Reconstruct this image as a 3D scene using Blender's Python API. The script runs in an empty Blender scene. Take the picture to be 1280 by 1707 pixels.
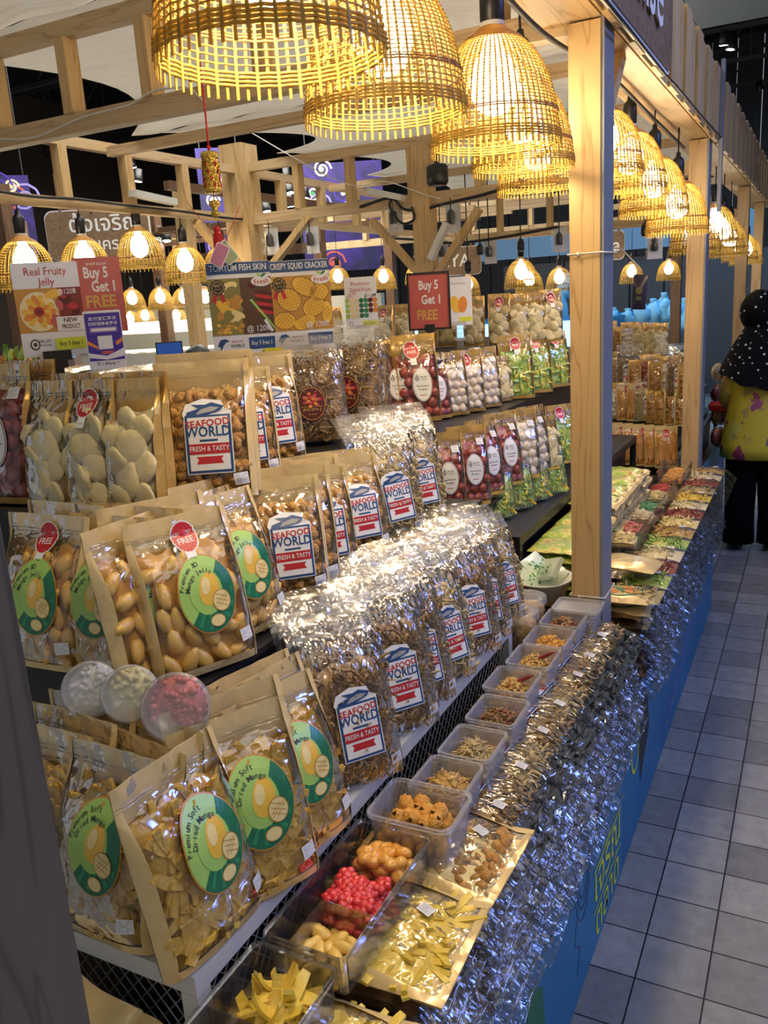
import bpy, math, random
from mathutils import Vector, Matrix, noise, Euler
S = bpy.context.scene
COL = S.collection
PI = math.pi
random.seed(7)

# ------------------------------------------------------------------ camera
CAMX = Vector((0.89071837, 0.05857606, -0.45076561))
CAMY = Vector((0.45043445, -0.2469729, 0.85797039))
CAMD = Vector((0.06107037, 0.96725035, 0.24636798))
EYE = 1.68
cd = bpy.data.cameras.new('camera'); cam = bpy.data.objects.new('camera', cd); COL.objects.link(cam); S.camera = cam
cd.sensor_fit = 'VERTICAL'; cd.sensor_height = 36.0; cd.lens = 1400 / 1707 * 36.0; cd.clip_start = .02; cd.clip_end = 200
right = Vector((CAMX[0], CAMY[0], -CAMD[0])); down = Vector((CAMX[1], CAMY[1], -CAMD[1])); fwd = Vector((CAMX[2], CAMY[2], -CAMD[2]))
m = Matrix((( right.x, -down.x, -fwd.x), (right.y, -down.y, -fwd.y), (right.z, -down.z, -fwd.z)))
cam.matrix_world = Matrix.Translation((0, 0, EYE)) @ m.to_4x4()

# ------------------------------------------------------------------ world, exposure, big lights
w = bpy.data.worlds.new('world'); S.world = w; w.use_nodes = True
bg = w.node_tree.nodes['Background']; bg.inputs[0].default_value = (.62, .64, .70, 1); bg.inputs[1].default_value = .20
vs = S.view_settings; vs.view_transform = 'Standard'; vs.look = 'None'; vs.gamma = 1; vs.use_curve_mapping = False; vs.exposure = 1.02
cy = S.cycles
try:
    cy.max_bounces = 8; cy.diffuse_bounces = 3; cy.glossy_bounces = 3; cy.transmission_bounces = 4; cy.transparent_max_bounces = 20
    cy.sample_clamp_indirect = 4; cy.sample_clamp_direct = 0; cy.caustics_reflective = False; cy.caustics_refractive = False
    cy.use_adaptive_sampling = True; cy.adaptive_threshold = .02; cy.use_light_tree = True
except Exception as e: print(e)
def area(name, loc, size, power, col, rot=(0, 0, 0), sy=None):
    l = bpy.data.lights.new(name, 'AREA'); l.energy = power; l.color = col; l.size = size
    if sy: l.shape = 'RECTANGLE'; l.size_y = sy
    o = bpy.data.objects.new(name, l); o.location = loc; o.rotation_euler = rot; COL.objects.link(o); return o
area('added_fill_light', (1.9, 2.2, 4.6), 1.2, 36, (1, .96, .90), (0, .3, 0), 7)  # added fill light over the aisle, no fixture modelled
area('added_fill_light', (-5.5, 7.5, 4.4), 3, 190, (1, .95, .85), (0, 0, 0), 3)  # added fill light above the neighbouring shop
area('added_fill_light', (-2.0, 3.2, 4.9), 2.2, 105, (1, .96, .90), (0, 0, 0), 4)  # added above the stall to brighten the cloth ceiling from behind
area('added_fill_light', (1.5, -2.2, 3.6), 1.6, 55, (1, .93, .8), (-.75, .45, 0), 2.5)  # added fill light from behind the camera
area('added_blue_light', (2.6, 3.2, 3.2), .5, 42, (.2, .32, 1), (0, 1.05, .2), 1.2)  # added blue light, gives the bag film its blue glints
area('added_blue_light', (-1.2, 11.0, 3.6), 2.5, 45, (.3, .62, 1), (.2, 0, 0), 1.5)  # added blue light that tints the far end of the hall
BULB_L = 46.0

# ------------------------------------------------------------------ pixel helper (to read positions of things off the photograph)
def ray(u, v):
    c = Vector((u - 640, v - 853.5, 1400.0)); return Vector((c.dot(CAMX), c.dot(CAMY), -c.dot(CAMD)))
def atz(u, v, z):
    d = ray(u, v); k = (z - EYE) / d.z; return Vector((d.x * k, d.y * k, z))
def atx(u, v, x):
    d = ray(u, v); k = x / d.x; return Vector((x, d.y * k, EYE + d.z * k))
def aty(u, v, y):
    d = ray(u, v); k = y / d.y; return Vector((d.x * k, y, EYE + d.z * k))

# ------------------------------------------------------------------ materials
MATS = {}
def nodes(name):
    m = bpy.data.materials.new(name); m.use_nodes = True; nt = m.node_tree; MATS[name] = m
    return m, nt, nt.nodes['Principled BSDF'], nt.nodes['Material Output']
def N(nt, t, **k):
    n = nt.nodes.new(t)
    for a, b in k.items():
        if a.startswith('i_'):
            key = a[2:].replace('_', ' ')
            n.inputs[key if key in n.inputs else int(key)].default_value = b
        else: setattr(n, a, b)
    return n
def coords(nt, scale=(1, 1, 1), which='Object', rnd=False):
    tc = N(nt, 'ShaderNodeTexCoord'); mp = N(nt, 'ShaderNodeMapping'); mp.inputs['Scale'].default_value = scale
    nt.links.new(tc.outputs[which], mp.inputs[0])
    if rnd:
        oi = N(nt, 'ShaderNodeObjectInfo'); mu = N(nt, 'ShaderNodeMath', operation='MULTIPLY'); mu.inputs[1].default_value = 13.7
        nt.links.new(oi.outputs['Random'], mu.inputs[0]); nt.links.new(mu.outputs[0], mp.inputs['Location'])
    return mp.outputs[0]
def ramp(nt, fac, stops):
    r = N(nt, 'ShaderNodeValToRGB'); el = r.color_ramp.elements
    while len(el) < len(stops): el.new(.5)
    for e, (p, c) in zip(el, stops): e.position = p; e.color = (*c, 1)
    nt.links.new(fac, r.inputs[0]); return r.outputs[0]
def crinkle(nt, scale=45, strength=.5, dist=.004, rnd=True, stretch=(1, 1, 1)):
    co = coords(nt, stretch, rnd=rnd)
    nz = N(nt, 'ShaderNodeTexNoise'); nz.inputs['Scale'].default_value = scale * .5; nz.inputs['Detail'].default_value = 2; nz.inputs['Distortion'].default_value = .8
    nt.links.new(co, nz.inputs['Vector'])
    vo = N(nt, 'ShaderNodeTexVoronoi'); vo.inputs['Scale'].default_value = scale
    mixv = N(nt, 'ShaderNodeVectorMath', operation='MULTIPLY_ADD'); mixv.inputs[1].default_value = (.03, .03, .03)
    nt.links.new(nz.outputs['Color'], mixv.inputs[0]); nt.links.new(co, mixv.inputs[2]); nt.links.new(mixv.outputs[0], vo.inputs['Vector'])
    ad = N(nt, 'ShaderNodeMath', operation='ADD'); nt.links.new(vo.outputs['Distance'], ad.inputs[0]); nt.links.new(nz.outputs[0], ad.inputs[1])
    b = N(nt, 'ShaderNodeBump'); b.inputs['Strength'].default_value = strength; b.inputs['Distance'].default_value = dist
    nt.links.new(ad.outputs[0], b.inputs['Height']); return b.outputs[0]
def mat(name, col, rough=.6, metal=0, coat=0, bump=0, bscale=40, emit=None, estr=0, trans=0, mottled=None, mscale=30, crk=None, spec=None, sub=0, alpha=1):
    if name in MATS: return MATS[name]
    m, nt, p, out = nodes(name)
    p.inputs['Base Color'].default_value = (*col, 1); p.inputs['Roughness'].default_value = rough; p.inputs['Metallic'].default_value = metal
    p.inputs['Coat Weight'].default_value = coat; p.inputs['Coat Roughness'].default_value = .12
    if spec is not None: p.inputs['Specular IOR Level'].default_value = spec
    if trans: p.inputs['Transmission Weight'].default_value = trans
    if emit: p.inputs['Emission Color'].default_value = (*emit, 1); p.inputs['Emission Strength'].default_value = estr
    if mottled:
        co = coords(nt, rnd=True); nz = N(nt, 'ShaderNodeTexNoise'); nz.inputs['Scale'].default_value = mscale; nz.inputs['Detail'].default_value = 4
        nt.links.new(co, nz.inputs['Vector'])
        stops = [(.3 + .4 * i / (len(mottled)), c) for i, c in enumerate([col] + mottled)]
        nt.links.new(ramp(nt, nz.outputs[0], stops), p.inputs['Base Color'])
    if bump:
        co = coords(nt); nz = N(nt, 'ShaderNodeTexNoise'); nz.inputs['Scale'].default_value = bscale; nz.inputs['Detail'].default_value = 3
        nt.links.new(co, nz.inputs['Vector']); b = N(nt, 'ShaderNodeBump'); b.inputs['Strength'].default_value = bump; b.inputs['Distance'].default_value = .01
        nt.links.new(nz.outputs[0], b.inputs['Height']); nt.links.new(b.outputs[0], p.inputs['Normal'])
    if crk:
        nrm = crinkle(nt, *crk); nt.links.new(nrm, p.inputs['Normal']); nt.links.new(nrm, p.inputs['Coat Normal'])
    return m
def film(name, tint=(1, 1, 1), base=.07, edge=.75, milk=0.0, rough=.09, scale=45, strength=.55, dist=.004, stretch=(1, 1, 1)):
    m, nt, p, out = nodes(name); nt.nodes.remove(p)
    nrm = crinkle(nt, scale, strength, dist, True, stretch)
    tr = N(nt, 'ShaderNodeBsdfTransparent'); tr.inputs[0].default_value = (*tint, 1)
    gl = N(nt, 'ShaderNodeBsdfGlossy'); gl.inputs['Roughness'].default_value = rough; nt.links.new(nrm, gl.inputs['Normal'])
    lw = N(nt, 'ShaderNodeLayerWeight'); lw.inputs['Blend'].default_value = .22; nt.links.new(nrm, lw.inputs['Normal'])
    mr = N(nt, 'ShaderNodeMapRange'); mr.inputs['To Min'].default_value = base; mr.inputs['To Max'].default_value = edge
    nt.links.new(lw.outputs['Fresnel'], mr.inputs['Value'])
    mx = N(nt, 'ShaderNodeMixShader'); nt.links.new(mr.outputs[0], mx.inputs[0]); nt.links.new(tr.outputs[0], mx.inputs[1]); nt.links.new(gl.outputs[0], mx.inputs[2])
    last = mx
    if milk:
        df = N(nt, 'ShaderNodeBsdfDiffuse'); df.inputs[0].default_value = (.85, .85, .86, 1)
        m2 = N(nt, 'ShaderNodeMixShader'); m2.inputs[0].default_value = milk; nt.links.new(mx.outputs[0], m2.inputs[1]); nt.links.new(df.outputs[0], m2.inputs[2]); last = m2
    nt.links.new(last.outputs[0], out.inputs[0]); return m
def wood(name, c1, c2, rough=.55, axis=2, scale=9):
    m, nt, p, out = nodes(name)
    sc = [14, 14, 14]; sc[axis] = .9
    co = coords(nt, sc)
    oi = N(nt, 'ShaderNodeObjectInfo'); vm = N(nt, 'ShaderNodeVectorMath', operation='ADD'); mu = N(nt, 'ShaderNodeMath', operation='MULTIPLY'); mu.inputs[1].default_value = 31
    nt.links.new(oi.outputs['Random'], mu.inputs[0]); nt.links.new(co, vm.inputs[0]); nt.links.new(mu.outputs[0], vm.inputs[1])
    nz = N(nt, 'ShaderNodeTexNoise'); nz.inputs['Scale'].default_value = 1.3; nz.inputs['Detail'].default_value = 2; nz.inputs['Distortion'].default_value = 1.2
    nt.links.new(vm.outputs[0], nz.inputs['Vector'])
    wv = N(nt, 'ShaderNodeMath', operation='MULTIPLY'); wv.inputs[1].default_value = scale; nt.links.new(nz.outputs[0], wv.inputs[0])
    fr = N(nt, 'ShaderNodeMath', operation='PINGPONG'); fr.inputs[1].default_value = 1; nt.links.new(wv.outputs[0], fr.inputs[0])
    base = ramp(nt, fr.outputs[0], [(0, c1), (.75, tuple(a * .93 for a in c1)), (1, c2)])
    kn = N(nt, 'ShaderNodeTexVoronoi'); kn.inputs['Scale'].default_value = .32; nt.links.new(vm.outputs[0], kn.inputs['Vector'])
    kr = ramp(nt, kn.outputs['Distance'], [(.03, (.25, .12, .05)), (.07, (1, 1, 1))])
    mm = N(nt, 'ShaderNodeMixRGB', blend_type='MULTIPLY'); mm.inputs[0].default_value = .9; nt.links.new(base, mm.inputs[1]); nt.links.new(kr, mm.inputs[2])
    nt.links.new(mm.outputs[0], p.inputs['Base Color']); p.inputs['Roughness'].default_value = rough
    return m
def emis(name, col, s):
    m, nt, p, out = nodes(name); nt.nodes.remove(p); e = N(nt, 'ShaderNodeEmission'); e.inputs[0].default_value = (*col, 1); e.inputs[1].default_value = s
    nt.links.new(e.outputs[0], out.inputs[0]); return m
def translucent(name, col, amt=.4, rough=.7, bump=0):
    m, nt, p, out = nodes(name); p.inputs['Base Color'].default_value = (*col, 1); p.inputs['Roughness'].default_value = rough
    t = N(nt, 'ShaderNodeBsdfTranslucent'); t.inputs[0].default_value = (*col, 1); mx = N(nt, 'ShaderNodeMixShader'); mx.inputs[0].default_value = amt
    nt.links.new(p.outputs[0], mx.inputs[1]); nt.links.new(t.outputs[0], mx.inputs[2]); nt.links.new(mx.outputs[0], out.inputs[0])
    if bump:
        co = coords(nt, (1, 4, 1)); nz = N(nt, 'ShaderNodeTexNoise'); nz.inputs['Scale'].default_value = 3; nt.links.new(co, nz.inputs['Vector'])
        b = N(nt, 'ShaderNodeBump'); b.inputs['Strength'].default_value = bump; b.inputs['Distance'].default_value = .05; nt.links.new(nz.outputs[0], b.inputs['Height'])
        nt.links.new(b.outputs[0], p.inputs['Normal']); nt.links.new(b.outputs[0], t.inputs['Normal'])
    return m

PINE = wood('pine', (.62, .42, .19), (.44, .25, .09), axis=2)
PINEY = wood('pine_lengthwise', (.60, .42, .21), (.42, .26, .11), axis=1)
PINEX = wood('pine_crosswise', (.58, .42, .23), (.42, .27, .13), axis=0)
SHADEDWOOD = wood('shaded_wood', (.12, .098, .070), (.075, .060, .043), axis=2)  # shade painted into the wood colour; the lamps hang beyond this post
BROWNWOOD = wood('brown_wood', (.17, .09, .045), (.09, .045, .02), axis=2)
SIGNWOOD = wood('sign_wood', (.24, .15, .08), (.15, .085, .04), axis=1, scale=6)
GREYMETAL = mat('grey_painted_metal', (.24, .25, .265), .5, .1)
CLOTH = translucent('ceiling_cloth', (.78, .75, .69), .42, .9, .8)
SHADE = translucent('bamboo', (.50, .335, .06), .38, .5)
SHADEN = translucent('bamboo_neck', (.42, .24, .06), .2, .6)
BROWNBAND = mat('brown_rattan', (.30, .13, .03), .6)
BLACK = mat('black_plastic', (.012, .012, .014), .4)
RUBBER = mat('black_cable', (.015, .015, .016), .6)
WHITEC = mat('white_cable', (.7, .68, .62), .5)
BULB = emis('lit_bulb', (1, .80, .52), BULB_L)
BULBF = emis('lit_bulb_far', (1, .86, .62), 14)
KRAFT = mat('kraft_foil', (.82, .61, .27), .26, .12, .6, crk=(26, .5, .005))
KRAFTD = mat('kraft_paper', (.40, .25, .11), .5, 0, .3, crk=(24, .3, .003))
GOLD = mat('gold_foil', (.80, .50, .13), .30, .55, .4, crk=(24, .7, .006))
FILM = film('clear_film')
FILMG = film('clear_film_glossy', base=.06, edge=.9, scale=60, strength=.75, dist=.004, stretch=(1.6, 1, .6))
FILMH = film('clear_film_header', milk=.06, base=.035, edge=.42, rough=.15, scale=30, strength=.6, dist=.006, stretch=(.35, 1, 1))
FILME = film('clear_film_edges', milk=.0, base=.06, edge=.95, rough=.12, scale=38, strength=1, dist=.007, stretch=(.5, 1.6, 1))
PLASTIC = film('clear_box_plastic', base=.08, edge=.7, milk=.2, rough=.2, scale=8, strength=.1, dist=.001)
PLASTICC = film('clear_tray_plastic', base=.07, edge=.8, milk=.02, rough=.05, scale=8, strength=.05, dist=.001)
LID = film('frosted_lid_plastic', base=.10, edge=.7, milk=.22, rough=.3, scale=6, strength=.05, dist=.001)
WHITE = mat('white_paper', (.82, .82, .80), .45)
WHITEM = mat('white_painted_metal', (.66, .66, .62), .4, 0, .2)
NAVY = mat('navy_print', (.022, .075, .22), .35)
RED = mat('red_print', (.50, .025, .03), .35)
LGREEN = mat('light_green_print', (.36, .60, .13), .35)
DGREEN = mat('dark_green_print', (.015, .16, .075), .35)
LEAFG = mat('leaf_green_print', (.03, .27, .11), .35)
YEL = mat('mango_yellow_print', (.85, .52, .06), .35)
PALEY = mat('pale_yellow_print', (.86, .70, .30), .35)
OCHRE = mat('ochre_print', (.55, .28, .05), .35)
LIME = mat('lime_print', (.72, .80, .05), .4)
INK = mat('ink', (.02, .02, .025), .5)
GREYI = mat('grey_ink', (.35, .35, .36), .5)
MAROON = mat('maroon_print', (.10, .008, .01), .3)
CORAL = mat('coral_print', (.52, .11, .10), .35)
GOLDP = mat('gold_print', (.62, .38, .10), .3)
PURPLE = mat('violet_print', (.055, .03, .33), .35)
PURP2 = mat('light_violet_print', (.30, .25, .62), .35)
ORANGEP = mat('orange_print', (.80, .27, .04), .4)
CREAM = mat('cream_print', (.80, .70, .42), .4)
REDDARK = mat('dark_red_print', (.22, .02, .02), .4)
OLIVE = mat('olive_print', (.25, .22, .06), .4)
BROWNP = mat('brown_print', (.10, .05, .025), .4)
CRACK = mat('cracker', (.50, .24, .05), .55, bump=.5, bscale=260, mottled=[(.66, .36, .10)], mscale=60)
CRACKO = mat('orange_cracker', (.74, .33, .04), .55, bump=.6, bscale=220, mottled=[(.80, .42, .08)], mscale=60)
MANGOJ = mat('mango_jelly', (.68, .38, .06), .38, 0, .3, mottled=[(.78, .50, .13)], mscale=14)
MANGOS = mat('mango_strip', (.44, .23, .028), .35, 0, .35, bump=.5, bscale=60, mottled=[(.60, .36, .055), (.72, .48, .10)], mscale=30)
MANGOY = mat('fresh_mango_strip', (.85, .58, .05), .35, 0, .4, bump=.3, bscale=60, mottled=[(.90, .68, .12)], mscale=40)
DURIAN = mat('durian_chip', (.66, .55, .27), .7, bump=.2, bscale=60, mottled=[(.76, .66, .36)], mscale=22)
FISHD = mat('dark_dried_fish', (.17, .095, .035), .45, 0, .3, bump=.7, bscale=120, mottled=[(.30, .17, .06), (.42, .29, .12)], mscale=45)
FISHL = mat('light_dried_fish', (.50, .36, .14), .5, 0, .2, bump=.7, bscale=120, mottled=[(.62, .48, .22), (.20, .15, .06)], mscale=50)
FISHG = mat('golden_dried_fish', (.55, .30, .06), .45, 0, .3, bump=.7, bscale=140, mottled=[(.66, .42, .12), (.28, .13, .03)], mscale=60)
CHILI = mat('dried_chilli', (.26, .015, .01), .3, 0, .4)
PLUM = mat('dark_red_plum', (.26, .035, .03), .4, 0, .3, bump=.4, bscale=60, mottled=[(.38, .07, .05)], mscale=20)
LYCHEE = mat('white_lychee', (.80, .74, .66), .5, 0, .2, bump=.5, bscale=50, mottled=[(.82, .70, .52)], mscale=20)
VEG = mat('green_vegetable', (.16, .36, .04), .4, 0, .3, mottled=[(.45, .62, .12), (.62, .62, .2)], mscale=22)
ORSTICK = mat('orange_stick', (.58, .24, .04), .45, 0, .2, bump=.5, bscale=70, mottled=[(.68, .35, .08)], mscale=30)
GUMR = mat('red_gummy', (.72, .02, .03), .25, 0, .5, mottled=[(.80, .06, .06)], mscale=20)
GUMO = mat('orange_gummy', (.84, .36, .04), .3, 0, .4, mottled=[(.90, .48, .09)], mscale=20)
GUMY = mat('yellow_gummy', (.90, .60, .14), .35, 0, .3)
PINK = mat('pink_candy', (.72, .18, .16), .5)
PALEC = mat('pale_candy', (.86, .84, .78), .5)
LEMON = mat('lemon_candy', (.85, .80, .40), .5)
BLUE = mat('blue_board', (.018, .21, .42), .42, mottled=[(.010, .13, .30)], mscale=1.4)

# ------------------------------------------------------------------ mesh helpers
class MB:
    def __init__(s): s.v = []; s.f = []; s.m = []; s.mats = []; s.sm = []
    def mi(s, mt):
        if mt not in s.mats: s.mats.append(mt)
        return s.mats.index(mt)
    def add(s, vs, fs, mt, smooth=False):
        b = len(s.v); s.v.extend([tuple(p) for p in vs]); i = s.mi(mt)
        for f in fs: s.f.append(tuple(b + k for k in f)); s.m.append(i); s.sm.append(smooth)
        return s
    def box(s, lo, hi, mt, M=None):
        x0, y0, z0 = lo; x1, y1, z1 = hi
        vs = [Vector(p) for p in ((x0,y0,z0),(x1,y0,z0),(x1,y1,z0),(x0,y1,z0),(x0,y0,z1),(x1,y0,z1),(x1,y1,z1),(x0,y1,z1))]
        if M: vs = [M @ p for p in vs]
        return s.add(vs, [(0,3,2,1),(4,5,6,7),(0,1,5,4),(1,2,6,5),(2,3,7,6),(3,0,4,7)], mt)
    def bar(s, a, b, wd, ht, mt, up=(0, 0, 1)):
        a = Vector(a); b = Vector(b); d = (b - a); L = d.length; d.normalize(); up = Vector(up)
        if abs(d.dot(up)) > .97: up = Vector((1, 0, 0))
        sx = d.cross(up).normalized(); uz = sx.cross(d).normalized()
        M = Matrix((sx, d, uz)).transposed().to_4x4(); M.translation = a
        return s.box((-wd/2, 0, -ht/2), (wd/2, L, ht/2), mt, M)
    def tube(s, pts, r, mt, n=6, closed=False, cap=True):
        pts = [Vector(p) for p in pts]; k = len(pts); R = r if isinstance(r, (list, tuple)) else [r] * k
        vs = []; pr = None
        for i, p in enumerate(pts):
            if closed: t = pts[(i + 1) % k] - pts[i - 1]
            else: t = pts[min(i + 1, k - 1)] - pts[max(i - 1, 0)]
            if t.length < 1e-9: t = Vector((0, 0, 1))
            t.normalize()
            if pr is None:
                pr = t.orthogonal().normalized()
            pr = (pr - t * pr.dot(t)); pr = pr.normalized() if pr.length > 1e-6 else t.orthogonal().normalized()
            q = t.cross(pr)
            for j in range(n):
                a = 2 * PI * j / n; vs.append(p + (pr * math.cos(a) + q * math.sin(a)) * R[i])
        fs = []
        for i in range(k if closed else k - 1):
            i2 = (i + 1) % k
            for j in range(n): fs.append((i*n+j, i*n+(j+1)%n, i2*n+(j+1)%n, i2*n+j))
        if cap and not closed: fs.append(tuple(range(n))[::-1]); fs.append(tuple((k-1)*n + j for j in range(n)))
        return s.add(vs, fs, mt, True)
    def lathe(s, prof, mt, n=24, c=(0, 0, 0), M=None):
        vs = []; fs = []; k = len(prof)
        for r, z in prof:
            for j in range(n):
                a = 2 * PI * j / n; p = Vector((c[0] + r * math.cos(a), c[1] + r * math.sin(a), c[2] + z)); vs.append(M @ p if M else p)
        for i in range(k - 1):
            for j in range(n): fs.append((i*n+j, i*n+(j+1)%n, (i+1)*n+(j+1)%n, (i+1)*n+j))
        return s.add(vs, fs, mt, True)
    def ball(s, c, r, mt, n=8, k=6, sc=(1, 1, 1), nz=0, rot=None, seed=0):
        vs = []; fs = []; R = (rot or Euler((0, 0, 0))).to_matrix(); c = Vector(c)
        def P(th, ph):
            d = Vector((math.sin(th)*math.cos(ph), math.sin(th)*math.sin(ph), math.cos(th)))
            q = 1 + (nz * noise.noise(d * 1.6 + Vector((seed, seed * .7, 0))) if nz else 0)
            return c + R @ Vector((d.x*sc[0]*r*q, d.y*sc[1]*r*q, d.z*sc[2]*r*q))
        vs.append(P(0, 0))
        for i in range(1, k):
            for j in range(n): vs.append(P(PI * i / k, 2 * PI * j / n))
        vs.append(P(PI, 0)); L = len(vs) - 1
        for j in range(n): fs.append((0, 1 + j, 1 + (j + 1) % n)); fs.append((L, L - n + (j + 1) % n, L - n + j))
        for i in range(k - 2):
            for j in range(n): a = 1 + i*n; fs.append((a+j, a+n+j, a+n+(j+1)%n, a+(j+1)%n))
        return s.add(vs, fs, mt, True)
    def grid(s, F, nu, nv, mt, smooth=True, flip=False):
        vs = [F(i / nu, j / nv) for j in range(nv + 1) for i in range(nu + 1)]; fs = []
        for j in range(nv):
            for i in range(nu):
                a = j * (nu + 1) + i; q = (a, a + 1, a + nu + 2, a + nu + 1); fs.append(q[::-1] if flip else q)
        return s.add(vs, fs, mt, smooth)
    def mesh(s, name):
        me = bpy.data.meshes.new(name); me.from_pydata(s.v, [], s.f)
        for mt in s.mats: me.materials.append(mt)
        me.polygons.foreach_set('material_index', s.m); me.polygons.foreach_set('use_smooth', s.sm); me.update(); return me
    def obj(s, name, parent=None, loc=None, rot=None):
        return link(name, s.mesh(name), parent, loc, rot)
def link(name, data, parent=None, loc=None, rot=None):
    o = bpy.data.objects.new(name, data); COL.objects.link(o)
    if parent: o.parent = parent
    if loc is not None: o.location = loc
    if rot is not None: o.rotation_euler = rot
    return o
def tag(o, label=None, cat=None, group=None, kind=None):
    if label: o['label'] = label
    if cat: o['category'] = cat
    if group: o['group'] = group
    if kind: o['kind'] = kind
    return o
def thing(name, label, cat, loc=(0, 0, 0), rot=(0, 0, 0), group=None):
    return tag(link(name, None, None, loc, rot), label, cat, group)
def structure(mb, name, loc=None): return tag(mb.obj(name, None, loc), kind='structure')
def kids(o): return [c for c in KID.get(o.name, [])]
KID = {}
def copy_tree(o, parent=None, name=None):
    c = o.copy(); COL.objects.link(c)
    if parent: c.parent = parent
    for ch in list(o.children): copy_tree(ch, c)
    return c
ORD = ['first', 'second', 'third', 'fourth', 'fifth', 'sixth', 'seventh', 'eighth', 'ninth', 'tenth', 'eleventh', 'twelfth', 'thirteenth', 'fourteenth', 'fifteenth', 'sixteenth', 'seventeenth', 'eighteenth', 'nineteenth', 'twentieth'] + ['later'] * 40

# ------------------------------------------------------------------ lettering
_TC = {}
def text_geo(txt, size=1.0, bold=0.0, align='CENTER', res=2):
    k = (txt, bold, align, res)
    if k not in _TC:
        cu = bpy.data.curves.new('lettering', 'FONT'); cu.body = txt; cu.align_x = align; cu.align_y = 'CENTER'; cu.resolution_u = res; cu.offset = bold; cu.fill_mode = 'FRONT'
        o = bpy.data.objects.new('lettering', cu); COL.objects.link(o); dg = bpy.context.evaluated_depsgraph_get()
        me = o.evaluated_get(dg).to_mesh(); _TC[k] = ([tuple(v.co) for v in me.vertices], [tuple(p.vertices) for p in me.polygons])
        o.evaluated_get(dg).to_mesh_clear(); bpy.data.objects.remove(o); bpy.data.curves.remove(cu)
    vs, fs = _TC[k]; return [(x * size, y * size) for x, y, z in vs], fs
class Lab:
    """flat printed artwork in local x/z, layers stacked a fraction of a millimetre"""
    def __init__(s): s.it = []
    def poly(s, pts, mt, l): s.it.append((list(pts), [tuple(range(len(pts)))], mt, l)); return s
    def rect(s, x0, z0, x1, z1, mt, l, nx=1, nz=1):
        vs = [(x0 + (x1-x0)*i/nx, z0 + (z1-z0)*j/nz) for j in range(nz+1) for i in range(nx+1)]
        fs = [(j*(nx+1)+i, j*(nx+1)+i+1, (j+1)*(nx+1)+i+1, (j+1)*(nx+1)+i) for j in range(nz) for i in range(nx)]
        s.it.append((vs, fs, mt, l)); return s
    def ell(s, cx, cz, rx, rz, mt, l, n=28, rings=1, rot=0, scal=0, a0=0, a1=2*PI):
        vs = [(cx, cz)]; c, sn = math.cos(rot), math.sin(rot); full = abs(a1 - a0 - 2*PI) < 1e-6; cnt = n if full else n + 1
        for q in range(1, rings + 1):
            for j in range(cnt):
                a = a0 + (a1 - a0) * j / n; k = q / rings * (1 + (scal if (j % 2 and q == rings) else 0)); x = rx*k*math.cos(a); z = rz*k*math.sin(a)
                vs.append((cx + x*c - z*sn, cz + x*sn + z*c))
        fs = []
        for j in range(n):
            j2 = (j + 1) % cnt; fs.append((0, 1 + j, 1 + j2))
            for q in range(rings - 1): b = 1 + q*cnt; fs.append((b+j, b+cnt+j, b+cnt+j2, b+j2))
        s.it.append((vs, fs, mt, l)); return s
    def text(s, t, cx, cz, size, mt, l, bold=0, rot=0, sx=1, align='CENTER', shear=0):
        vs, fs = text_geo(t, size, bold, align); c, sn = math.cos(rot), math.sin(rot)
        s.it.append(([(cx + (x*sx + z*shear)*c - z*sn, cz + (x*sx + z*shear)*sn + z*c) for x, z in vs], fs, mt, l)); return s
    def arc(s, t, cx, cz, r, a_mid, size, mt, l, bold=0, rx=1):
        # one glyph at a time along an arc, reading clockwise over the top
        n = len(t); step = size * .62 / r; a = a_mid + step * (n - 1) / 2
        for ch in t:
            if ch != ' ': s.text(ch, cx + math.cos(a) * r * rx, cz + math.sin(a) * r, size, mt, l, bold, a - PI / 2)
            a -= step
        return s
    def into(s, mb, F=None, eps=.0004, off=.0):
        for vs, fs, mt, l in s.it: mb.add([(x, (F(x, z) if F else 0) - off - eps * l, z) for x, z in vs], fs, mt)
        return mb

def lab_seafood():
    L = Lab(); W, H = .031, .048
    out = [(-W, -H), (W, -H), (W, H*.72), (W*.72, H*.80), (W*.6, H*1.02), (-.2*W, H*1.10), (-W*.9, H*.95), (-W*1.05, H*.7), (-W, H*.55)]
    L.rect(-W-.0015, -H-.0015, W+.0015, H*.66+.0015, WHITE, 0, 4, 6); L.poly([(x*1.06, z*1.04) for x, z in [(W, H*.6)] + out[2:8] + [(-W, H*.6)]], WHITE, .6)
    L.rect(-W, -H, W, H*.66, NAVY, 1, 4, 6); L.rect(-W+.0035, -H+.0035, W-.0035, H*.60, WHITE, 2, 4, 6)
    L.poly([(-W*.95, H*.62), (-W*.2, H*.62), (W*.6, H*.78), (W*.75, H*.90), (W*.2, H*1.02), (-W*.1, H*.96), (-W*.7, H*.98), (-W*.35, H*.86), (-W*.9, H*.76)], NAVY, 2.2)
    L.poly([(-W*.5, H*.68), (W*.3, H*.76), (W*.55, H*.86), (W*.15, H*.90), (-W*.3, H*.82)], GREYI, 3)
    L.poly([(-W*.95, H*.60), (-W*.30, H*.66), (-W*.2, H*.62)], NAVY, 2.4)
    L.text('SEAFOOD', 0, H*.42, .0135, RED, 3, .02, .06); L.text('WORLD', 0, H*.17, .0195, NAVY, 3, .02, 0, .85)
    L.rect(-W*.4, -H*.10, W*.4, -H*.04, NAVY, 3)
    L.rect(-W+.0035, -H*.46, W-.0035, -H*.16, RED, 3, 4, 2); L.text('FRESH & TASTY', 0, -H*.31, .0098, WHITE, 4, .01, 0, .8)
    L.poly([(-W*.6, -H*.53), (W*.6, -H*.53), (W*.5, -H*.62), (W*.6, -H*.74), (-W*.6, -H*.74), (-W*.5, -H*.62)], RED, 3)
    return L
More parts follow.
